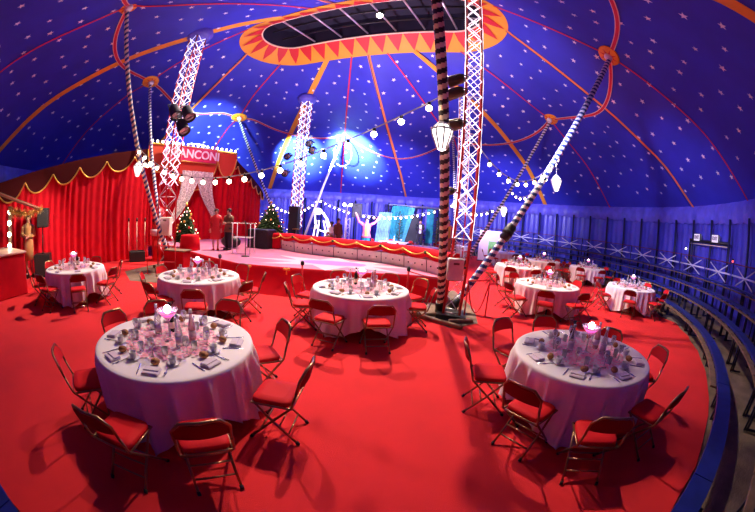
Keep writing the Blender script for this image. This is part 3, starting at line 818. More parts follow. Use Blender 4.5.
# ------------------------------------------------------------------ people
def person(loc, rz, H, label, arms, wear, hair='short', legs='stand', group=None, skirt=None):
    k = H/1.70
    t = thing('person', label, 'person', loc, rz, group)
    V = []; Ed = []; Rd = []
    def a(p, r, par=None):
        V.append(Vector(p)*k); Rd.append(r*k)
        if par is not None: Ed.append((par, len(V)-1))
        return len(V)-1
    sit = legs == 'sit'
    dz = -.42 if sit else 0
    pel = a((0, 0, .93+dz), .125); spn = a((0, 0, 1.10+dz), .115, pel); ch = a((0, .01, 1.30+dz), .135, spn); nk = a((0, .01, 1.46+dz), .055, ch)
    hd = a((0, -.015, 1.57+dz), .088, nk); tp = a((0, -.005, 1.65+dz), .07, hd)
    J = {}
    for s, arm in zip((-1, 1), arms):
        sh = a((s*.175, .01, 1.38+dz), .06, ch); e = Vector(arm[0])+Vector((0, 0, dz)); h = Vector(arm[1])+Vector((0, 0, dz))
        el = a(e, .043, sh); wr = a(h, .03, el); d = (h-e).normalized(); pm = a(h+d*.07, .035, wr)
        sd = d.cross(Vector((0, 1, .2))).normalized()
        for f, (o, ln_) in enumerate(((-.028, .07), (-.009, .085), (.010, .08), (.027, .065))): a(h+d*(.10+ln_)+sd*o*1.4+Vector((0, -.01, 0)), .009, a(h+d*.11+sd*o, .011, pm))
        a(h+d*.09+sd*-.07, .010, a(h+d*.05+sd*-.045, .013, wr))
        J[s] = (Vector((s*.175, .01, 1.38+dz)), e, h)
    K = {}
    for s in (-1, 1):
        hp_ = a((s*.09, 0, .87+dz), .095, pel)
        kn = a((s*.10, -.42, .47) if sit else (s*.10, -.015, .49), .062, hp_)
        an = a((s*.10, -.40, .09) if sit else (s*.10, .02, .09), .04, kn)
        a((s*.11, (-.40 if sit else .02)-.15, .035), .035, an)
        K[s] = ((s*.09, 0, .87+dz), (s*.10, -.42, .47) if sit else (s*.10, -.015, .49), (s*.10, -.40, .09) if sit else (s*.10, .02, .09))
    me = bpy.data.meshes.new('body'); me.from_pydata(V, Ed, []); me.materials.append(M_skin)
    o = bpy.data.objects.new('body', me); COL.objects.link(o)
    md = o.modifiers.new('skin', 'SKIN'); md.use_smooth_shade = True
    for i, r in enumerate(Rd): me.skin_vertices[0].data[i].radius = (r, r)
    me.skin_vertices[0].data[0].use_root = True
    sb = o.modifiers.new('sub', 'SUBSURF'); sb.levels = 1; sb.render_levels = 1
    bpy.context.view_layer.update()
    m2 = bpy.data.meshes.new_from_object(o.evaluated_get(bpy.context.evaluated_depsgraph_get()))
    COL.objects.unlink(o); bpy.data.objects.remove(o)
    o = bpy.data.objects.new('body', m2); COL.objects.link(o); o.parent = t
    if not m2.materials: m2.materials.append(M_skin)
    hz = 1.585+dz
    MB().ball((0, -.098*k, (hz-.01)*k), .018*k, 6, 5, .8, 1.2, 1.3).build('nose', M_skin, t)
    for s in (-1, 1):
        MB().ball((s*.033*k, -.085*k, (hz+.015)*k), .012*k, 6, 4).build('eye', M_black, t)
        MB().ball((s*.088*k, 0, hz*k), .02*k, 6, 4, .5, .8, 1.4).build('ear', M_skin, t)
    MB().ball((0, -.088*k, (hz-.055)*k), .02*k, 6, 4, 1, .5, .35).build('mouth', M_redwool, t)
    hb = MB().ball((0, .018*k, (hz+.035)*k), .105*k, 12, 8, 1, 1.05, .95)
    hb.v = [p for p in hb.v]
    # open the hair over the face
    hb.v = [(x, max(y, -.055*k) if z < (hz+.075)*k else y, z) for x, y, z in hb.v]
    if hair == 'long': hb.rbox((0, .075*k, (hz-.12)*k), (.17*k, .08*k, .30*k), .03*k)
    hb.build('hair', M_hair, t)
    for g in wear:
        kind, m = g[0], g[1]
        b = MB()
        if kind in ('coat', 'jacket', 'dress'):
            zb = {'coat': .52, 'jacket': .78, 'dress': .12}[kind] if len(g) < 3 else g[2]
            fl2 = .24 if kind != 'dress' else .185
            if sit: zb = .5+.0; zb -= dz
            b.lathe([((fl2)*k, (zb+dz)*k), (.20*k, (.90+dz)*k), (.165*k, (1.08+dz)*k), (.19*k, (1.30+dz)*k), (.17*k, (1.40+dz)*k), (.075*k, (1.47+dz)*k)], 18, (0, .005*k, 0), 1.0, .74)
        if kind in ('coat', 'jacket', 'shirt', 'dress') and not (kind == 'dress' and len(g) > 3):
            for s in (-1, 1):
                p, e, h = J[s]; b.path([p*k, (p.lerp(e, .5))*k, e*k, (e.lerp(h, .5))*k, h*k], [.082*k, .072*k, .062*k, .055*k, .05*k], 10)
        if kind == 'shirt':
            b.lathe([(.165*k, (.92+dz)*k), (.16*k, (1.08+dz)*k), (.18*k, (1.30+dz)*k), (.165*k, (1.40+dz)*k), (.07*k, (1.46+dz)*k)], 18, (0, .005*k, 0), 1.0, .72)
        if kind == 'front':
            b.rbox((0, -.137*k, (1.12+dz)*k), (.15*k, .03*k, .55*k), .015)
        if kind == 'trousers':
            for s in (-1, 1):
                p = [Vector(q)*k for q in K[s]]; b.path([p[0]+Vector((0, 0, .05*k)), p[0].lerp(p[1], .5), p[1], p[1].lerp(p[2], .5), p[2]], [.115*k, .10*k, .082*k, .075*k, .07*k], 10)
            b.ball((0, 0, (.92+dz)*k), .165*k, 12, 6, 1, .75, .7)
        if kind == 'shoes':
            for s in (-1, 1):
                x, y, z = K[s][2]; b.rbox((x*k, (y-.06)*k, .035*k), (.10*k, .27*k, .07*k), .02)
        if kind == 'belt':
            b.lathe([(.172*k, (1.04+dz)*k), (.176*k, (1.06+dz)*k), (.174*k, (1.10+dz)*k)], 18, (0, .005*k, 0), 1.02, .77)
        b.build({'coat': 'coat', 'front': 'shirt_front'}.get(kind, kind), m, t)
    return t
DOWN = (((-.24, .02, 1.12), (-.24, -.06, .88)), ((.24, .02, 1.12), (.24, -.06, .88)))
HOLD = (((-.25, -.02, 1.14), (-.08, -.22, 1.12)), ((.25, -.02, 1.14), (.08, -.22, 1.10)))
UP = (((-.36, -.03, 1.50), (-.48, -.08, 1.76)), ((.36, -.03, 1.48), (.52, -.08, 1.72)))
def on_az(px_az, d, z=0): a = R_(px_az); return (d*math.sin(a), d*math.cos(a), z)
person(on_az(-29.6, 11.9, SZ), .5, 1.48, 'person in a knee-length red coat standing on the stage', DOWN, [('coat', M_redwool, .45), ('shoes', M_redwool)], 'long')
person(on_az(-27.3, 11.9, SZ), -.3, 1.5, 'person in a brown coat and dark trousers holding hands together on the stage', HOLD, [('coat', M_brown, .74), ('trousers', M_dark), ('shoes', M_black), ('belt', M_black)])
person((-.72, 18.0, 0), .1, 2.08, 'person in a pink jacket raising both arms behind the ring', UP, [('jacket', M_pinkcloth), ('front', M_yelcloth), ('trousers', M_teal), ('shoes', M_black)])
person((2.75, 21.5, .35), 0, 1.85, 'person in a dark suit standing in the far doorway', HOLD, [('jacket', M_dark), ('front', M_white), ('trousers', M_dark), ('shoes', M_black)])
person((3.66, 16.75, .3), .2, 2.0, 'person in yellow and pink beside the upright striped pole', DOWN, [('jacket', M_pinkcloth), ('front', M_yelcloth), ('trousers', M_tan), ('shoes', M_black)])
person((-2.5, 16.55, .45), -.6, 1.75, 'person in a white shirt seated beside the light sculpture', HOLD, [('shirt', M_white), ('trousers', M_tan), ('shoes', M_black)], 'short', 'sit')
person((-2.12, 16.4, .2), .9, 1.75, 'person in a brown coat with back turned right of the seated one', DOWN, [('coat', M_brown, .6), ('trousers', M_dark), ('shoes', M_black)])
person((-11.55, 5.0, .02), .9, 2.05, 'person in a long tan dress with black belt by the bar', HOLD, [('dress', M_tan, .45), ('belt', M_black), ('shoes', M_black)], 'long')
# stool and riser under those behind the ring
t = thing('stool', 'low black stool under the seated person in the white shirt', 'stool', (-2.5, 16.6, .22))
MB().rbox((0, 0, .60), (.4, .4, .06), .02).build('seat', M_black, t)
for sx in (-1, 1):
    for sy in (-1, 1): MB().rod((sx*.15, sy*.15, 0), (sx*.15, sy*.15, .58), .018, 6).build('leg', M_black, t)
t = thing('band_riser', 'low dark riser behind the ring under the musicians', 'platform', (-2.4, 17.1, 0))
MB().box((0, 0, .1), (2.6, 2.2, .2)).build('deck', M_darkblue, t); MB().box((0, 0, .205), (2.64, 2.24, .02)).build('edge_trim', M_black, t)
t = thing('doorway_step', 'dark step in the far doorway', 'step', (2.9, 21.6, 0)); MB().box((0, 0, .165), (1.6, 1.0, .33)).build('step', M_darkblue, t); MB().box((0, 0, .34), (1.64, 1.04, .02)).build('tread', M_black, t)
t = thing('doorway_step', 'dark low step under the person in yellow and pink', 'step', (3.66, 16.75, 0)); MB().box((0, 0, .14), (.8, .7, .28)).build('step', M_darkblue, t); MB().box((0, 0, .29), (.84, .74, .02)).build('tread', M_black, t)

# ------------------------------------------------------------------ things on and behind the stage
# microphone stand and acrylic lectern
t = thing('microphone_stand', 'thin black microphone stand on the stage front', 'microphone stand', (-4.15, 9.3, SZ))
MB().lathe([(.14, 0), (.14, .02), (.02, .03)], 14).build('base', M_black, t); MB().rod((0, 0, .02), (0, 0, 1.0), .012, 8).build('tube', M_black, t)
MB().rod((0, 0, .98), (0, -.12, 1.12), .018, 8).build('microphone', M_black, t)
t = thing('glass_table', 'clear high table standing on the stage beside the microphone', 'table', (-4.55, 10.0, SZ))
MB().box((0, 0, 1.02), (.75, .45, .025)).build('tabletop', M_glass, t); MB().box((0, 0, .55), (.7, .4, .02)).build('shelf', M_glass, t)
for sx in (-1, 1):
    for sy in (-1, 1): MB().rod((sx*.34, sy*.19, 0), (sx*.34, sy*.19, 1.0), .014, 8).build('leg', M_white, t)
t = thing('equipment_bag', 'black bag on the stage behind the couple', 'bag', (-5.7, 11.3, SZ))
MB().ball((0, 0, .24), .34, 14, 8, 1.3, .8, .72).build('body', M_black, t); MB().path([(-.2, 0, .44), (-.1, 0, .56), (.1, 0, .56), (.2, 0, .44)], .02, 6).build('handle', M_rubber, t)

def speaker(loc, rz, d, label, tall=False):
    t = thing('loudspeaker', label, 'speaker', loc, rz)
    MB().rbox((0, 0, d[2]/2), d, .03).build('cabinet', M_black, t)
    MB().box((0, -d[1]/2-.008, d[2]/2), (d[0]*.88, .02, d[2]*.9)).build('grille', M_blackgrille, t)
    for s in ((-1, 1) if d[2] > .9 else (1,)): MB().rod((-.1, -d[1]/2-.012, d[2]*(.5+.36*s)), (.1, -d[1]/2-.012, d[2]*(.5+.36*s)), .012, 6).build('bar', M_rubber, t)
    return t
speaker((-4.42, 11.9, SZ), -.35, (.62, .6, .75), 'black loudspeaker at the left end of the ring barrier')
speaker((-4.95, 11.95, SZ), -.2, (.34, .5, .75), 'narrow black loudspeaker left of the ring-end loudspeaker')
speaker((-1.4, 19.2, 2.05), 0, (.6, .45, .85), 'black loudspeaker on a pole above the pink-jacketed person')
t = thing('speaker_stand', 'thin stand carrying the loudspeaker behind the ring', 'stand', (-1.4, 19.2, 0))
MB().rod((0, 0, .02), (0, 0, 2.05), .025, 8).build('pole', M_black, t)
for k in range(3): MB().rod((0, 0, .5), (.5*math.cos(2.1*k), .5*math.sin(2.1*k), .02), .018, 6).build('leg', M_black, t)
speaker((-4.75, 17.3, .0), -.1, (.55, .5, 2.5), 'tall black loudspeaker column left of the back mast', True)
speaker((-11.0, 5.5, 1.62), .9, (.5, .45, .64), 'black loudspeaker on a pole before the left curtain')
t = thing('speaker_stand', 'black pole carrying the loudspeaker before the left curtain', 'stand', (-11.05, 5.5, .75))
MB().rod((0, 0, 0), (0, 0, .9), .025, 8).build('pole', M_black, t); MB().lathe([(.08, 0), (.08, .03), (.03, .06)], 12).build('flange', M_black, t)
speaker((-11.1, 5.5, 0), .9, (.72, .65, .75), 'big black bass speaker on the floor beside the far left table')

def xmas_tree(loc, h, r, label, base=True):
    t = thing('christmas_tree', label, 'christmas tree', loc)
    MB().lathe([(.16, 0), (.2, .02), (.22, .28), (.19, .28)], 14).build('pot', M_redp, t)
    MB().lathe([(.04, .25), (.03, h*.9)], 8).build('trunk', M_wood, t)
    b = MB(); rnd = random.Random(int(h*100))
    n = 240
    for i in range(n):
        f = i/n; z = .32+(h-.36)*f; rr = r*(1-f)**.8+.03; a = i*2.399
        p0 = Vector((0, 0, z)); p1 = p0+Vector((math.cos(a)*rr, math.sin(a)*rr, -.18*rr-rnd.random()*.05))
        s = Vector((-math.sin(a), math.cos(a), 0))*(.05+.07*(1-f))
        m_ = p0.lerp(p1, .55); b.add([p0, m_+s+Vector((0, 0, .04)), p1, m_-s+Vector((0, 0, .04)), m_+Vector((0, 0, -.05))], [(0, 1, 2), (0, 2, 3), (0, 4, 1), (1, 4, 2), (2, 4, 3), (3, 4, 0)])
    b.build('needles', M_green, t)
    mats_ = (M_gold, M_redp, M_white)
    for i in range(26):
        f = (i+1)/28; z = .35+(h-.4)*f; rr = r*(1-f)**.8+.03; a = i*2.4+.5
        MB().ball((math.cos(a)*rr, math.sin(a)*rr, z-.12*rr), .05, 8, 5).build('bauble', mats_[i % 3], t)
    b = MB()
    for i in range(34):
        f = i/34; z = .4+(h-.45)*f; rr = r*(1-f)**.8+.05; a = i*1.9
        b.ball((math.cos(a)*rr, math.sin(a)*rr, z-.15*rr), .012, 6, 4)
    o = b.build('fairy_lights', M_bulb, t); o['kind'] = 'stuff'
    MB().lathe([(.001, h-.02), (.06, h+.06), (.001, h+.14)], 5, smooth=False).build('star', M_gold, t)
    return t
xmas_tree((-7.3, 10.35, SZ), 1.6, .55, 'christmas tree beside the left mast at the stage corner')
xmas_tree((-5.0, 14.0, .66), 1.85, 1.0, 'bigger christmas tree with gold baubles behind the ring end')
t = thing('draped_table', 'small table under a crimson cloth at the stage corner by the left mast', 'table', (-6.75, 9.85, SZ))
MB().lathe([(.36, .0), (.34, .3), (.31, .50), (.30, .53), (.001, .54)], 20, sx=1.2).build('cloth', M_redvel, t); MB().box((0, 0, .545), (.45, .4, .01)).build('tabletop', M_redp, t)
t = thing('banded_barrel', 'red barrel with black and white bands before the left curtain', 'barrel', (-9.15, 10.75, 0))
MB().lathe([(.30, 0), (.30, 1.05), (.001, 1.05)], 20).build('lower_body', M_redp, t)
MB().lathe([(.36, 1.05), (.38, 1.12), (.38, 1.25), (.36, 1.32)], 20).build('white_band', M_white, t)
MB().lathe([(.30, 1.32), (.30, 1.62)], 20).build('upper_body', M_redp, t)
MB().lathe([(.31, 1.62), (.31, 1.74)], 20).build('black_band', M_black, t)
MB().lathe([(.28, 1.74), (.30, 1.95), (.22, 2.15), (.10, 2.24), (.001, 2.26)], 20).build('lid', M_redp, t)
for i, (dx, lab) in enumerate(((-.32, 'left of three pale juggling rods by the left curtain'), (0, 'middle of three pale juggling rods by the left curtain'), (.32, 'right of three pale juggling rods by the left curtain'))):
    t = thing('juggling_rod', lab, 'rod', (-9.85+dx*.8, 10.0+dx*.9, .45))
    MB().rod((0, 0, 0), (0, 0, 1.2), .022, 8).build('shaft', M_cream, t); MB().rod((0, 0, 1.2), (0, 0, 1.34), .04, 8).build('tip', M_black, t)
t = thing('rod_box', 'black box holding the juggling rods', 'box', (-9.85, 10.0, 0))
MB().rbox((0, 0, .22), (.75, .4, .44), .02, .85).build('case', M_black, t); MB().box((0, 0, .45), (.6, .3, .02), .85).build('foam', M_rubber, t)

# light sculpture: a rearing animal outline made of light ropes
t = thing('light_sculpture', 'white glowing light sculpture of an animal behind the ring', 'light sculpture', (-3.15, 16.6, .35))
MB().ball((-.12, 0, 1.92), .18, 10, 7, 1.3, 1, 1).build('head', M_led, t)
MB().path([(-.05, 0, 1.9), (.15, .02, 1.85), (.4, .03, 1.5), (.6, .03, 1.0), (.72, .03, .55)], [.05, .06, .06, .05, .04], 8).build('back', M_led, t)
for x0, y0, x1 in ((-.25, -.12, -.38), (-.1, .12, -.18), (.35, -.12, .28), (.5, .12, .52)):
    MB().path([(x0*.6, y0, 1.45), (x0, y0, .9), (x1, y0, .02)], .035, 7).build('leg', M_led, t)
MB().path([(-.28, 0, 1.75), (-.25, 0, 1.3), (-.05, 0, .95), (.3, 0, .85), (.5, 0, .95)], .04, 7).build('belly', M_led, t)
t = thing('drum_kit', 'dark drum kit left of the light sculpture', 'drums', (-3.95, 16.8, 0))
for (x, z, r_, h, lab) in ((0, .35, .32, .4, 'bass_drum'), (-.4, .6, .2, .25, 'tom'), (.4, .75, .2, .22, 'tom')):
    MB().lathe([(.001, z), (r_, z), (r_, z+h), (.001, z+h)], 18, (x, 0, 0)).build(lab, M_darkblue, t)
for (x, z) in ((-.55, 1.25), (.5, 1.35)):
    MB().lathe([(.001, z+.05), (.25, z), (.001, z+.04)], 18, (x, .1, 0)).build('cymbal', M_gold, t); MB().rod((x, .1, 0), (x, .1, z+.05), .014, 6).build('stand', M_alu, t)
# stage-light tree and pair of trusses behind
t = thing('light_stand', 'thin white stand with two bright lamps behind the musicians', 'lamp stand', (-2.08, 20.0, 0))
MB().rod((0, 0, 0), (0, 0, 2.8), .03, 8).build('pole', M_white, t); MB().rod((-.25, 0, 2.75), (.25, 0, 2.75), .02, 6).build('crossbar', M_white, t)
for s in (-1, 1): MB().ball((s*.2, -.05, 2.82), .10, 10, 6).build('lamp', M_bulbw, t)
for k in range(3): MB().rod((0, 0, .6), (.45*math.cos(2.1*k+.4), .45*math.sin(2.1*k+.4), 0), .018, 6).build('leg', M_white, t)
t = thing('small_truss', 'short silver truss tower left of the pole loudspeaker', 'truss', (-1.95, 19.4, 0))
for sx in (-1, 1):
    for sy in (-1, 1): MB().rod((sx*.14, sy*.14, 0), (sx*.14, sy*.14, 2.0), .022, 6).build('chord', M_alu, t)
for y in (-.14, .14):
    z = [(-.14 if i % 2 else .14, y, i*.25) for i in range(9)]
    MB().path(z, .012, 5).build('lacing', M_alu, t)

# far doorway with teal drapes, ferns, display panel
t = thing('entrance_gantry', 'dark truss frame of the far entrance hung with teal drapes', 'gantry', (3.2, 24.6, 0))
for x in (-2.6, 1.4): MB().rod((x, 0, 0), (x, 0, 3.25), .07, 8).build('upright', M_black, t)
MB().rod((-2.6, 0, 3.2), (1.4, 0, 3.2), .07, 8).build('lintel_bar', M_alu, t)
MB().box((-.75, .1, 1.3), (1.1, .06, 2.5)).build('dark_panel', M_black, t)
def drape(x0, x1, y, z0, z1, lean, m, label):
    t = thing('teal_drape', label, 'drape', (x0, y, 0)); rows = []
    for j in range(6):
        f = j/5; z = z1+(z0-z1)*f
        rows.append([Vector(((x1-x0)*k/24+lean*f, .07*math.sin(k*1.7), z)) for k in range(25)])
    MB().grid(rows).build('cloth', m, t); MB().rod((0, 0, z1), (x1-x0, 0, z1), .03, 6).build('rail', M_black, t)
drape(.9, 2.2, 24.2, .2, 3.15, -.5, M_teal, 'wide teal drape left of the far entrance')
drape(2.1, 2.65, 24.3, .2, 3.1, -.75, mat('pale teal drape', (.12, .55, .62), .6, var=.3, vscale=4), 'narrow pale teal drape gathered beside the dark panel')
drape(3.55, 4.1, 24.2, .2, 3.1, 0, M_teal, 'teal drape right of the far entrance')
drape(-.1, .9, 23.6, .2, 2.6, -.2, mat('pale aqua drape', (.25, .55, .68), .6, var=.3, vscale=4), 'pale aqua drape left of the tall plant')
def plant(loc, h, label):
    t = thing('tall_plant', label, 'plant', loc); b = MB(); rnd = random.Random(4)
    MB().lathe([(.18, 0), (.24, .4), (.2, .4)], 12).build('pot', M_black, t)
    MB().rod((0, 0, .3), (0, 0, h*.9), .03, 6).build('stem', M_wood, t)
    for i in range(50):
        z = .6+(h-.7)*i/50; a = i*2.4; L = .35+rnd.random()*.25; d = Vector((math.cos(a), math.sin(a), .5)); s = Vector((-math.sin(a), math.cos(a), 0))*.05; p = Vector((0, 0, z))
        b.add([p, p+d*L*.5+s, p+d*L-Vector((0, 0, .1)), p+d*L*.5-s, p+d*L*.5+Vector((0, 0, .02))], [(0, 1, 4), (1, 2, 4), (2, 3, 4), (3, 0, 4)])
    b.build('leaves', M_green, t)
plant((1.45, 22.9, 0), 2.7, 'tall slim plant left of the far entrance')
plant((4.25, 23.4, 0), 2.5, 'tall slim plant right of the far entrance')
t = thing('display_panel', 'pale display panel with a green poster behind the near right mast', 'display panel', (6.9, 18.7, 0), -.35)
MB().rbox((0, 0, .95), (1.5, .3, 1.9), .03).build('board', mat('pale pink board', (.80, .62, .66), .6), t)
MB().box((.1, -.16, .75), (.5, .02, 1.0)).build('poster', mat('green poster', (.25, .6, .18), .6, var=.5, vscale=5), t)
MB().box((0, 0, .03), (1.6, .5, .06)).build('foot', M_black, t)

# ------------------------------------------------------------------ bar at the left edge
t = thing('bar_counter', 'bar counter with red cloth front and pale top at the left edge', 'bar', (-9.9, 2.8, 0))
MB().rbox((-.3, 0, .54), (2.1, 2.0, 1.08), .03).build('front', M_redvel, t)
MB().rbox((-.3, 0, 1.11), (2.2, 2.1, .06), .02).build('worktop', mat('pale counter', (.75, .5, .36), .4), t)
t = thing('bar_awning', 'sloping wooden awning with red edge over the bar', 'awning', (-10.4, 3.6, 2.56))
am = Matrix.Rotation(-.25, 4, 'X')
MB().rbox((0, 0, .03), (.5, 2.9, .035), .012, M=am).build('roof_board', M_wood, t); MB().rbox((.25, 0, .0), (.03, 2.9, .05), .015, M=am).build('fascia', mat('brown red board', (.30, .06, .035), .6), t)
t = thing('bar_post', 'wooden post with round dressing-room bulbs at the bar', 'post', (-10.6, 3.75, 1.1))
MB().rbox((0, 0, .62), (.14, .14, 1.25), .02).build('timber', M_wood, t)
for k in range(4): MB().ball((.08, -.06, .12+.32*k), .075, 10, 6).build('bulb', M_bulbw, t)
b = MB(); rnd = random.Random(3)
pth = [Vector((.45*i/10, 1.3*i/10, -.12*math.sin(PI*i/10))) for i in range(11)]
t = thing('tinsel_garland', 'fluffy gold tinsel garland hanging under the bar awning', 'garland', (-10.35, 3.6, 2.22))
MB().path(pth, .04, 6).build('cord', M_gold, t)
for i in range(420):
    f = rnd.random(); k = min(9, int(f*10)); p = pth[k].lerp(pth[k+1], f*10-k); d = Vector((rnd.gauss(0, 1), rnd.gauss(0, 1), rnd.gauss(0, 1))).normalized()*.20; s = d.cross(Vector((.3, .2, 1))).normalized()*.02
    b.add([p-s, p+s, p+d], [(0, 1, 2)])
b.build('tinsel', M_tinsel, t)
# ------------------------------------------------------------------ benches round the right and near side
BAY = 10.8
ROWS = ((12.74, .46), (13.5, .76), (14.22, 1.05), (14.94, 1.34))
ROWN = ('front', 'second', 'third', 'top')
def bench_parts(R, z, arc):
    n = 6; h = arc/2
    pt = lambda r, a, zz: Vector((r*math.cos(R_(a))-R, r*math.sin(R_(a)), zz))
    out = []
    def slab(r0, r1, z0, z1, gap=.35):
        b = MB(); rows = []
        for (r, zz) in ((r0, z0), (r0, z1), (r1, z1), (r1, z0), (r0, z0)): rows.append([pt(r, -h+gap+(arc-2*gap)*k/n, zz) for k in range(n+1)])
        b.grid(rows, False)
        for k in (0, n): b.add([rows[j][k] for j in range(4)], [(0, 1, 2, 3)])
        return b
    out.append(('seat_board', slab(R-.17, R+.08, z-.05, z, .03).mesh('seat_board'), M_benchblue))
    out.append(('foot_board', slab(R-.29, R-.17, z-.10, z-.07, .06).mesh('foot_board'), M_wood))
    for a in (-h+1.0, h-1.0):
        b = MB(); b.rod(pt(R, a, 0), pt(R, a, z-.05), .03, 6); b.rod(pt(R-.06, a, 0), pt(R-.06, a, z-.06), .022, 6); b.rod(pt(R-.15, a, z-.10), pt(R+.06, a, z-.07), .02, 6)
        b.rod(pt(R-.06, a, .02), pt(R+.25, a, .02), .022, 6)
        out.append(('trestle', b.mesh('trestle'), M_darkblue))
    return out
nb = 17
for ri, (R, z) in enumerate(ROWS):
    parts = bench_parts(R, z, BAY)
    for nm, me, m in parts: me.materials.append(m)
    for i in range(nb):
        a = -108+BAY*i
        lab = f'blue plank bench in the {ROWN[ri]} row, bay {["below the viewer","at the lower left corner","below the lower edge","at the lower right corner","right of the near right table","at the right edge","at the right edge beyond the first seam","by the near right table back","opposite the rightmost table","behind the rightmost table","right of the far right table","behind the far right table","at the back of the right tables","behind the far table row","behind the navy pole","beyond the display panel","at the far end"][i]}'
        t = thing('plank_bench', lab, 'bench', pol(R, a, 0), R_(a), f'{ROWN[ri]} row of blue benches')
        for nm, me, m in parts:
            if ri == 0 and i < 5 and nm == 'foot_board': continue
            o = bpy.data.objects.new(nm, me); COL.objects.link(o); o.parent = t
# guard railing with white braces behind the top row
M_rrail = mat('dark red rail', (.16, .008, .03), .5)
rp = [('post', MB().rod((0, 0, 0), (0, 0, 2.05), .03, 6).mesh('post'), M_darkblue)]
h = 15.62*math.radians(3.95)
rp.append(('top_rail', MB().rod((0, -h, 2.02), (0, h, 2.02), .022, 6).mesh('top_rail'), M_rrail))
rp.append(('bottom_rail', MB().rod((0, -h, 1.25), (0, h, 1.25), .022, 6).mesh('bottom_rail'), M_rrail))
for q, (z0, z1, y) in enumerate(((1.92, 1.34, .62), (1.34, 1.92, .62), (1.64, 1.64, .92))):
    rp.append(('brace', MB().rod((-.04-.02*q, -h*y, z0), (-.04-.02*q, h*y, z1), .024 if q < 2 else .034, 6).mesh('brace'), M_white))
for nm, me, m in rp: me.materials.append(m)
for i in range(16):
    a = -57.1+7.9*i
    t = thing('guard_railing', 'dark red railing bay with white crossed braces behind the benches', 'railing', pol(15.5, a, 0), R_(a), 'braced railing bays behind the top bench row')
    for nm, me, m in rp:
        o = bpy.data.objects.new(nm, me); COL.objects.link(o); o.parent = t
    for ch in t.children:
        if ch.name.startswith('post'): ch.location = (0, h, 0)
# emergency exit frame with two lit signs on the right wall
ea, eb = pol(15.72, -15.3, 0), pol(15.72, -26.7, 0)
t = thing('exit_gantry', 'dark exit frame standing against the right blue wall', 'gantry', ea)
MB().rod((0, 0, 0), (0, 0, 2.75), .06, 8).build('upright', M_black, t); MB().rod(eb-ea, eb-ea+Vector((0, 0, 2.75)), .06, 8).build('upright', M_black, t)
MB().rod((0, 0, 2.68), eb-ea+Vector((0, 0, 2.68)), .06, 8).build('lintel_bar', M_black, t)
MB().rod(Vector((0, 0, 2.55)), eb-ea+Vector((0, 0, 2.55)), .025, 6).build('light_bar', M_cream, t)
M_exit = mat('lit sign face', (.85, .80, .82), .4, emit=.5, ecol=(1, .92, .95)); M_grey = mat('grey print', (.42, .36, .42), .6)
for f, lab in ((.2, 'left white sign on the exit frame at the right wall'), (.68, 'right white sign on the exit frame at the right wall')):
    p = ea.lerp(eb, f); d = (eb-ea); rz = math.atan2(d.y, d.x)+PI
    t = thing('exit_sign', lab, 'sign', (p.x, p.y, 2.66), rz)
    n_ = -1
    MB().rbox((0, 0, .16), (.52, .1, .32), .02).build('box', M_black, t)
    for s in (1, -1):
        MB().box((0, s*.055, .16), (.48, .012, .28)).build('face', M_exit, t)
        text3d('EXIT', .19, M_grey, t, (0, s*.064, .16), rot=(PI/2, 0, 0 if s < 0 else PI))
for f, z, lab, col in ((-.12, 2.3, 'small pale lamp left of the exit frame', M_bulbw), (1.12, 2.1, 'small red lamp right of the exit frame', mat('red lamp', (.9, .05, .05), .4, emit=3, ecol=(1, .08, .06)))):
    p = ea.lerp(eb, f); t = thing('marker_lamp', lab, 'lamp', (p.x, p.y, z))
    MB().ball((0, 0, 0), .045, 10, 6).build('bulb', col, t); MB().lathe([(.03, .03), (.05, .05), (.05, .09)], 10).build('holder', M_black, t)

# ------------------------------------------------------------------ round tables
TABLES = [
 ('A', -2.05, 2.50, 'the near left table', .2), ('B', 2.48, 2.82, 'the near right table', .9), ('C', -.27, 5.85, 'the middle table facing the stage', 1.0), ('D', -3.66, 5.65, 'the table before the left mast', .1),
 ('E', -7.22, 4.65, 'the far left table by the bar', .75), ('F', 4.54, 7.36, 'the table behind the near right one', .35), ('G', 8.11, 7.39, 'the rightmost table by the benches', .1), ('H', 5.37, 11.1, 'the table right of the navy pole', .5),
 ('I', 9.75, 12.2, 'the far right table by the benches', .2), ('J', 8.1, 13.9, 'the table below the back benches', .6), ('K', 7.3, 16.9, 'the far table by the display panel', .4),
 ('Q', .9, 18.8, 'the left table behind the ring', .3), ('S', 2.35, 16.7, 'the right table behind the ring', .8), ('T', 4.9, 20.0, 'the farthest table near the entrance', .5)]
TR = .9; TH = .76
def cloth_mesh():
    n = 264; rows = [[Vector((0, 0, TH+.006))]*n]
    for r in (.3, .6, .84): rows.append([Vector((r*math.cos(2*PI*k/n), r*math.sin(2*PI*k/n), TH+.006)) for k in range(n)])
    for (r, z) in ((.885, TH+.004), (.902, TH-.006), (.908, TH-.03)): rows.append([Vector((r*math.cos(2*PI*k/n), r*math.sin(2*PI*k/n), z)) for k in range(n)])
    for j in range(1, 9):
        f = j/8; row = []
        for k in range(n):
            a = 2*PI*k/n
            corner = abs(math.cos(2*a)); hem = .28-.25*corner**1.3
            z = TH-.03-(TH-.03-hem)*f
            fold = (1-2*abs(math.sin(a*11+.8*math.sin(a*3)))**.6)*.9+.35*math.sin(a*17+1.3)+.2*math.sin(a*31+.4)
            r = .922+(.040+.030*f)*fold*min(1, f*4)-.015*f+.05*f*f*corner
            row.append(Vector((r*math.cos(a), r*math.sin(a), z)))
        rows.append(row)
    return MB().grid(rows, True, True).mesh('tablecloth')
CM = cloth_mesh(); CM.materials.append(M_cloth)
tabm = MB().lathe([(.001, TH-.035), (.88, TH-.035), (.89, TH-.02), (.88, TH), (.001, TH)], 40).mesh('tabletop'); tabm.materials.append(M_wood)
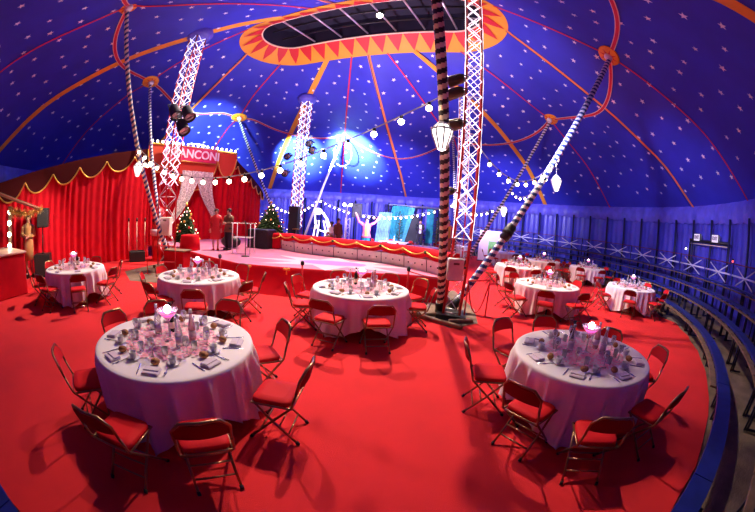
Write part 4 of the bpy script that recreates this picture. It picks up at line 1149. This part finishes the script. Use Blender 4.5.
legm = MB().rod((0, 0, 0), (0, 0, TH-.03), .02, 8).mesh('leg'); legm.materials.append(M_black)
TAB = {}
for key, x, y, tn_, ph in TABLES:
    TAB[key] = (x, y, tn_)
    t = thing('round_table', f'round table hidden under the white cloth, {tn_}', 'table', (x, y, 0), ph, 'round banquet tables')
    o = bpy.data.objects.new('tabletop', tabm); COL.objects.link(o); o.parent = t
    for k in range(4):
        o = bpy.data.objects.new('leg', legm); COL.objects.link(o); o.parent = t; o.location = (.55*math.cos(PI/2*k+.78), .55*math.sin(PI/2*k+.78), 0)
    c = bpy.data.objects.new('tablecloth', CM); COL.objects.link(c); c.location = (x, y, 0); c.rotation_euler.z = ph
    tag(c, f'white cloth draped to the floor over {tn_}', 'tablecloth', 'white round tablecloths')

# ------------------------------------------------------------------ folding chairs
def make_chair(loc, rz, label, group):
    t = thing('folding_chair', label, 'chair', loc, rz, group)
    # cushion
    b = MB(); rows = []
    W2, D2 = .205, .188
    for zz, k in ((.425, .93), (.435, 1.0), (.465, 1.0), (.480, .93), (.487, .6)):
        row = []
        for i in range(28):
            a = 2*PI*i/28; c, s = math.cos(a), math.sin(a); e = .35
            row.append(Vector((W2*k*math.copysign(abs(c)**e, c)*(1+.04*math.copysign(1, s)*abs(s)), D2*k*math.copysign(abs(s)**e, s), zz)))
        rows.append(row)
    b.grid(rows, True, True); b.add(rows[-1], [tuple(range(28))]); b.add(rows[0], [tuple(range(27, -1, -1))])
    b.build('seat', M_seat, t)
    MB().path([(-.205, -.20, .432), (.205, -.20, .432), (.212, .18, .432), (-.212, .18, .432)], .011, 6, True).build('seat_frame', M_bronze, t)
    # backrest panel, curved, upper corners cut
    b = MB(); rows_f = []; nx = 10; BT = .805; BB = .660
    def edge_top(x): return BT if abs(x) <= .135 else BT-(abs(x)-.135)/.065*.075
    for side, dy in ((0, .014), (1, -.014)):
        g = []
        for j in range(5):
            row = []
            for i in range(nx+1):
                x = -.198+.396*i/nx; zt = edge_top(x); z = BB+(zt-BB)*j/4
                y = -.215-(z-.47)*.27-.035*(1-(x/.2)**2)
                row.append(Vector((x, y+dy, z)))
            g.append(row)
        rows_f.append(g)
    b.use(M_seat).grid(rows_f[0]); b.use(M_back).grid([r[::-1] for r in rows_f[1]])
    rim = lambda g: g[0]+[r[-1] for r in g[1:]]+g[-1][::-1][1:]+[r[0] for r in g[1:-1]][::-1]
    b.grid([rim(rows_f[1]), rim(rows_f[0])], False, True)
    b.build('backrest', None, t)
    yb = lambda z: -.215-(z-.47)*.27
    MB().path([(-.205, yb(.60), .60), (-.208, yb(.73), .73), (-.14, yb(.81)-.02, .815), (0, yb(.81)-.04, .82), (.14, yb(.81)-.02, .815), (.208, yb(.73), .73), (.205, yb(.60), .60)], .013, 8).build('back_frame', M_bronze, t)
    for s in (-1, 1):
        l = MB().path([(s*.205, yb(.62), .62), (s*.212, -.205, .45), (s*.212, .02, .23), (s*.212, .23, .012)], .0125, 8).build('leg', M_bronze, t)
        MB().path([(s*.212, .21, .03), (s*.212, .235, .0)], .018, 8).build('rubber_foot', M_rubber, l)
        l = MB().path([(s*.185, .17, .425), (s*.185, -.02, .22), (s*.185, -.23, .012)], .0125, 8).build('leg', M_bronze, t)
        MB().path([(s*.185, -.215, .03), (s*.185, -.235, .0)], .018, 8).build('rubber_foot', M_rubber, l)
    MB().rod((-.185, -.14, .10), (.185, -.14, .10), .009, 6).build('crossbar', M_bronze, t)
    MB().rod((-.185, -.06, .185), (.185, -.06, .185), .009, 6).build('crossbar', M_bronze, t)
    MB().rod((-.212, .13, .115), (.212, .13, .115), .009, 6).build('crossbar', M_bronze, t)
    return t
WORDS = ['front', 'front right', 'right', 'back right', 'back', 'back left', 'left', 'front left']
def side_word(tx, ty, x, y, used):
    base = math.atan2(-ty, -tx); a = (math.atan2(y-ty, x-tx)-base) % (2*PI)
    i = round(a/(PI/4)) % 8
    for d in (0, 1, -1, 2, -2, 3, -3, 4):
        w_ = WORDS[(i+d) % 8]
        if w_ not in used: used.append(w_); return w_
    return 'outer'
CHAIR = [None]; nch = [0]
def chair_at(key, bx, by, used, from_back=True, jit=0.0):
    tx, ty, tn_ = TAB[key]
    d = Vector((bx-tx, by-ty)); r = d.length; d.normalize()
    rr = r-.275 if from_back else r
    x, y = tx+d.x*rr, ty+d.y*rr
    rz = math.atan2(-d.y, -d.x)-PI/2+jit
    wd = side_word(tx, ty, x, y, used)
    lab = f'red folding chair at the {wd} side of {tn_}'
    grp = f'red folding chairs around {tn_}'
    if CHAIR[0] is None: CHAIR[0] = make_chair((x, y, .007), rz, lab, grp)
    else: dup(CHAIR[0], (x, y, .007), rz, lab, grp, 2 if key in 'ABCDEFG' else 1)
BACKS = {
 'A': [(-3.25, 2.68), (-2.93, 1.47), (-1.80, 1.02), (-1.02, 1.40), (-.56, 2.42), (-1.06, 3.39), (-2.05, 3.95), (-2.98, 3.42)],
 'B': [(1.30, 2.15), (1.86, 1.45), (2.95, 1.50), (3.72, 2.50), (3.44, 3.42), (2.62, 4.12), (1.80, 3.98), (1.08, 3.15)],
 'C': [(-1.60, 6.25), (-1.56, 5.42), (-.80, 4.55), (.14, 4.50), (1.08, 5.85), (1.0, 6.75), (-.85, 7.15), (.35, 7.2)],
 'D': [(-4.87, 5.85), (-4.72, 4.95), (-3.95, 4.32), (-2.90, 4.32), (-2.33, 5.20), (-2.36, 6.2), (-3.2, 7.0), (-4.2, 6.95)],
 'E': [(-7.84, 3.40), (-8.5, 4.45), (-6.88, 3.3), (-6.02, 3.95), (-7.75, 5.9), (-5.85, 5.0), (-6.5, 5.85)]}
for key, lst in BACKS.items():
    used = []
    for i, (bx, by) in enumerate(lst): chair_at(key, bx, by, used, True, random.uniform(-.12, .12))
def even(key, n, ph, r=1.15, skip=()):
    tx, ty, tn_ = TAB[key]; used = []
    for k in range(n):
        if k in skip: continue
        a = ph+2*PI*k/n+random.uniform(-.1, .1)
        chair_at(key, tx+r*math.cos(a), ty+r*math.sin(a), used, False, random.uniform(-.15, .15))
even('F', 8, R_(240)); even('G', 7, R_(226)); even('H', 8, R_(230)); even('I', 7, R_(215)); even('J', 8, R_(250)); even('K', 7, R_(260)); even('Q', 7, R_(250)); even('S', 7, R_(255)); even('T', 6, R_(250))

# ------------------------------------------------------------------ table settings
def M1(b, m, name):
    me = b.mesh(name)
    if not b.mats: me.materials.append(m)
    return me
Z0 = TH+.008
napk = M1(MB().rbox((0, 0, .011), (.17, .13, .022), .008).rbox((0, .02, .026), (.16, .08, .01), .004), M_napkin, 'napkin')
kn = MB().use(M_steel); kn.rbox((0, -.055, .004), (.014, .10, .008), .003); kn.add([(-.009, -.005, .003), (.009, -.005, .003), (.010, .08, .003), (-.002, .11, .003), (0, .05, .007)], [(0, 1, 4), (1, 2, 4), (2, 3, 4), (3, 0, 4)])
knife = M1(kn, M_steel, 'knife')
fk = MB().use(M_steel); fk.rbox((0, -.05, .004), (.010, .12, .006), .002); fk.rbox((0, .028, .005), (.024, .045, .005), .002)
for q in (-.009, -.003, .003, .009): fk.rod((q, .045, .006), (q, .095, .008), .0016, 4)
fork = M1(fk, M_steel, 'fork')
roll = M1(MB().ball((0, 0, .032), .043, 14, 8, 1.15, .9, .76).ball((.012, .0, .05), .025, 10, 6, 1.2, .9, .5), M_roll, 'bread_roll')
cup = M1(MB().lathe([(.022, 0), (.026, .004), (.038, .05), (.040, .068), (.036, .068), (.032, .02), (.001, .012)], 16).path([(.036, 0, .055), (.058, 0, .05), (.056, 0, .025), (.031, 0, .02)], .005, 6), M_cup, 'cup')
sauc = M1(MB().lathe([(.03, 0), (.065, .010), (.068, .014), (.03, .005), (.001, .005)], 20), M_cup, 'saucer')
wine = M1(MB().lathe([(.034, 0), (.034, .003), (.005, .008), (.004, .085), (.018, .10), (.034, .125), (.036, .15), (.030, .185), (.028, .185), (.033, .15), (.030, .125), (.001, .10)], 16), M_glass, 'wine_glass')
tumb = M1(MB().lathe([(.026, 0), (.033, .09), (.031, .09), (.024, .008), (.001, .008)], 16), M_glass, 'tumbler')
def item(name, me, loc, rz, label, cat, group):
    o = bpy.data.objects.new(name, me); COL.objects.link(o); o.location = loc; o.rotation_euler.z = rz
    tag(o, label, cat, group); return o
def bottle(loc, kind, label, grp, parts=True):
    m = {'water': M_glass, 'wine': M_dglass, 'rose': M_roseglass}[kind]
    t = thing('bottle', label, 'bottle', loc, 0, grp)
    if kind == 'wine': pr = [(.034, 0), (.037, .01), (.037, .19), (.030, .215), (.014, .245), (.013, .30), (.015, .302), (.015, .31)]
    else: pr = [(.038, 0), (.042, .01), (.042, .14), (.034, .19), (.018, .25), (.015, .30), (.016, .305)]
    MB().lathe(pr, 16).build('glass_body', m, t)
    MB().lathe([(.016, .30), (.018, .305), (.018, .335), (.001, .336)], 12).build('cap', M_black if kind == 'wine' else M_white, t)
    MB().lathe([(.0385 if kind == 'wine' else .0430, .05), (.0385 if kind == 'wine' else .0430, .12)], 16).build('paper_label', M_cream if kind == 'wine' else M_napkin, t)
    return t
def centre(x, y, tn_):
    g = f'centrepieces on {tn_}'
    t = thing('cocktail_vase', f'tall cocktail-glass vase with pink filling on {tn_}', 'vase', (x, y, Z0))
    MB().lathe([(.075, 0), (.075, .006), (.012, .015), (.009, .20), (.03, .225), (.125, .325), (.122, .325), (.03, .233), (.001, .225)], 24).build('glass_body', M_glass, t)
    MB().lathe([(.001, .230), (.03, .236), (.092, .290), (.001, .292)], 20).build('pink_filling', M_pink, t)
    o = MB().ball((0, 0, 0), .042, 14, 8).build('light_ball', mat('light ball', (1, .85, .92), .4, emit=22, ecol=(1, .62, .80))); o.location = (x, y, Z0+.33)
    tag(o, f'glowing ball in the cocktail-glass vase on {tn_}', 'light')
    b = MB(); rnd = random.Random(int(x*100))
    for i in range(1100):
        a = rnd.uniform(0, 6.28); r = .52*math.sqrt(rnd.random()); p = Vector((r*math.cos(a), r*math.sin(a), rnd.uniform(.002, .014))); q = rnd.uniform(0, 6.28); s = rnd.uniform(.014, .028)
        b.add([p+Vector((s*math.cos(q+k*2.1), s*math.sin(q+k*2.1), rnd.uniform(0, .012))) for k in range(3)], [(0, 1, 2)])
    o = b.build('petals', M_petal); o.location = (x, y, Z0); o['kind'] = 'stuff'; o['label'] = f'pink petals scattered on {tn_}'
def settings(key, full=True, n=8, ph=0.2):
    x, y, tn_ = TAB[key]
    used = []
    for k in range(n):
        a = ph+2*PI*k/n+random.uniform(-.05, .05); c, s = math.cos(a), math.sin(a)
        P = lambda r, o=0: (x+r*c-o*s, y+r*s+o*c, Z0)
        wd = side_word(x, y, x+c, y+s, used); rz = a+PI/2
        at = f'at the {wd} place of {tn_}'
        g = lambda nm: f'{nm} on {tn_}'
        j = random.uniform
        item('napkin', napk, P(.74, j(-.02, .02)), rz+j(-.25, .25), f'folded lilac napkin {at}', 'napkin', g('napkins'))
        item('bread_roll', roll, P(.59, j(-.05, .05)), j(0, 6), f'brown bread roll {at}', 'bread roll', g('bread rolls'))
        item('wine_glass', wine, P(.44, -.07), 0, f'stemmed wine glass {at}', 'wine glass', g('wine glasses'))
        if full:
            item('tumbler', tumb, P(.40, .05), 0, f'short water tumbler {at}', 'tumbler', g('tumblers'))
            item('knife', knife, P(.71, -.14), rz+PI+j(-.2, .2), f'steel knife {at}', 'knife', g('knives'))
            item('fork', fork, P(.71, .14), rz+PI+j(-.2, .2), f'steel fork {at}', 'fork', g('forks'))
            p = P(.56, .17)
            item('saucer', sauc, p, 0, f'grey saucer {at}', 'saucer', g('saucers'))
            item('cup', cup, (p[0], p[1], p[2]+.008), j(0, 6), f'grey coffee cup {at}', 'cup', g('cups'))
        else:
            item('wine_glass', wine, P(.36, .10), 0, f'inner stemmed glass {at}', 'wine glass', g('wine glasses'))
    bs = [('water', -.22, .06, 'left water bottle'), ('water', .20, -.10, 'right water bottle'), ('wine', -.12, .20, 'dark wine bottle')]
    if full: bs.append(('rose', .24, .10, 'pale rose bottle'))
    for kd, ox, oy, nm in bs: bottle((x+ox, y+oy, Z0), kd, f'{nm} in the middle of {tn_}', f'bottles on {tn_}')
    centre(x, y, tn_)
for k, ph in (('A', .35), ('B', .1), ('C', .25), ('D', .3)): settings(k, True, 8, ph)
for k in 'EFGH': settings(k, False, 8, .3)
for k in 'IJ': settings(k, False, 6, .3)
for k in 'KQST':
    x, y, tn_ = TAB[k]
    used = []
    for i in range(6):
        a = .4+i*PI/3; wd = side_word(x, y, x+math.cos(a), y+math.sin(a), used)
        item('wine_glass', wine, (x+.5*math.cos(a), y+.5*math.sin(a), Z0), 0, f'stemmed wine glass at the {wd} place of {tn_}', 'wine glass', f'wine glasses on {tn_}')
    bottle((x, y, Z0), 'water', f'water bottle in the middle of {tn_}', f'bottles on {tn_}')
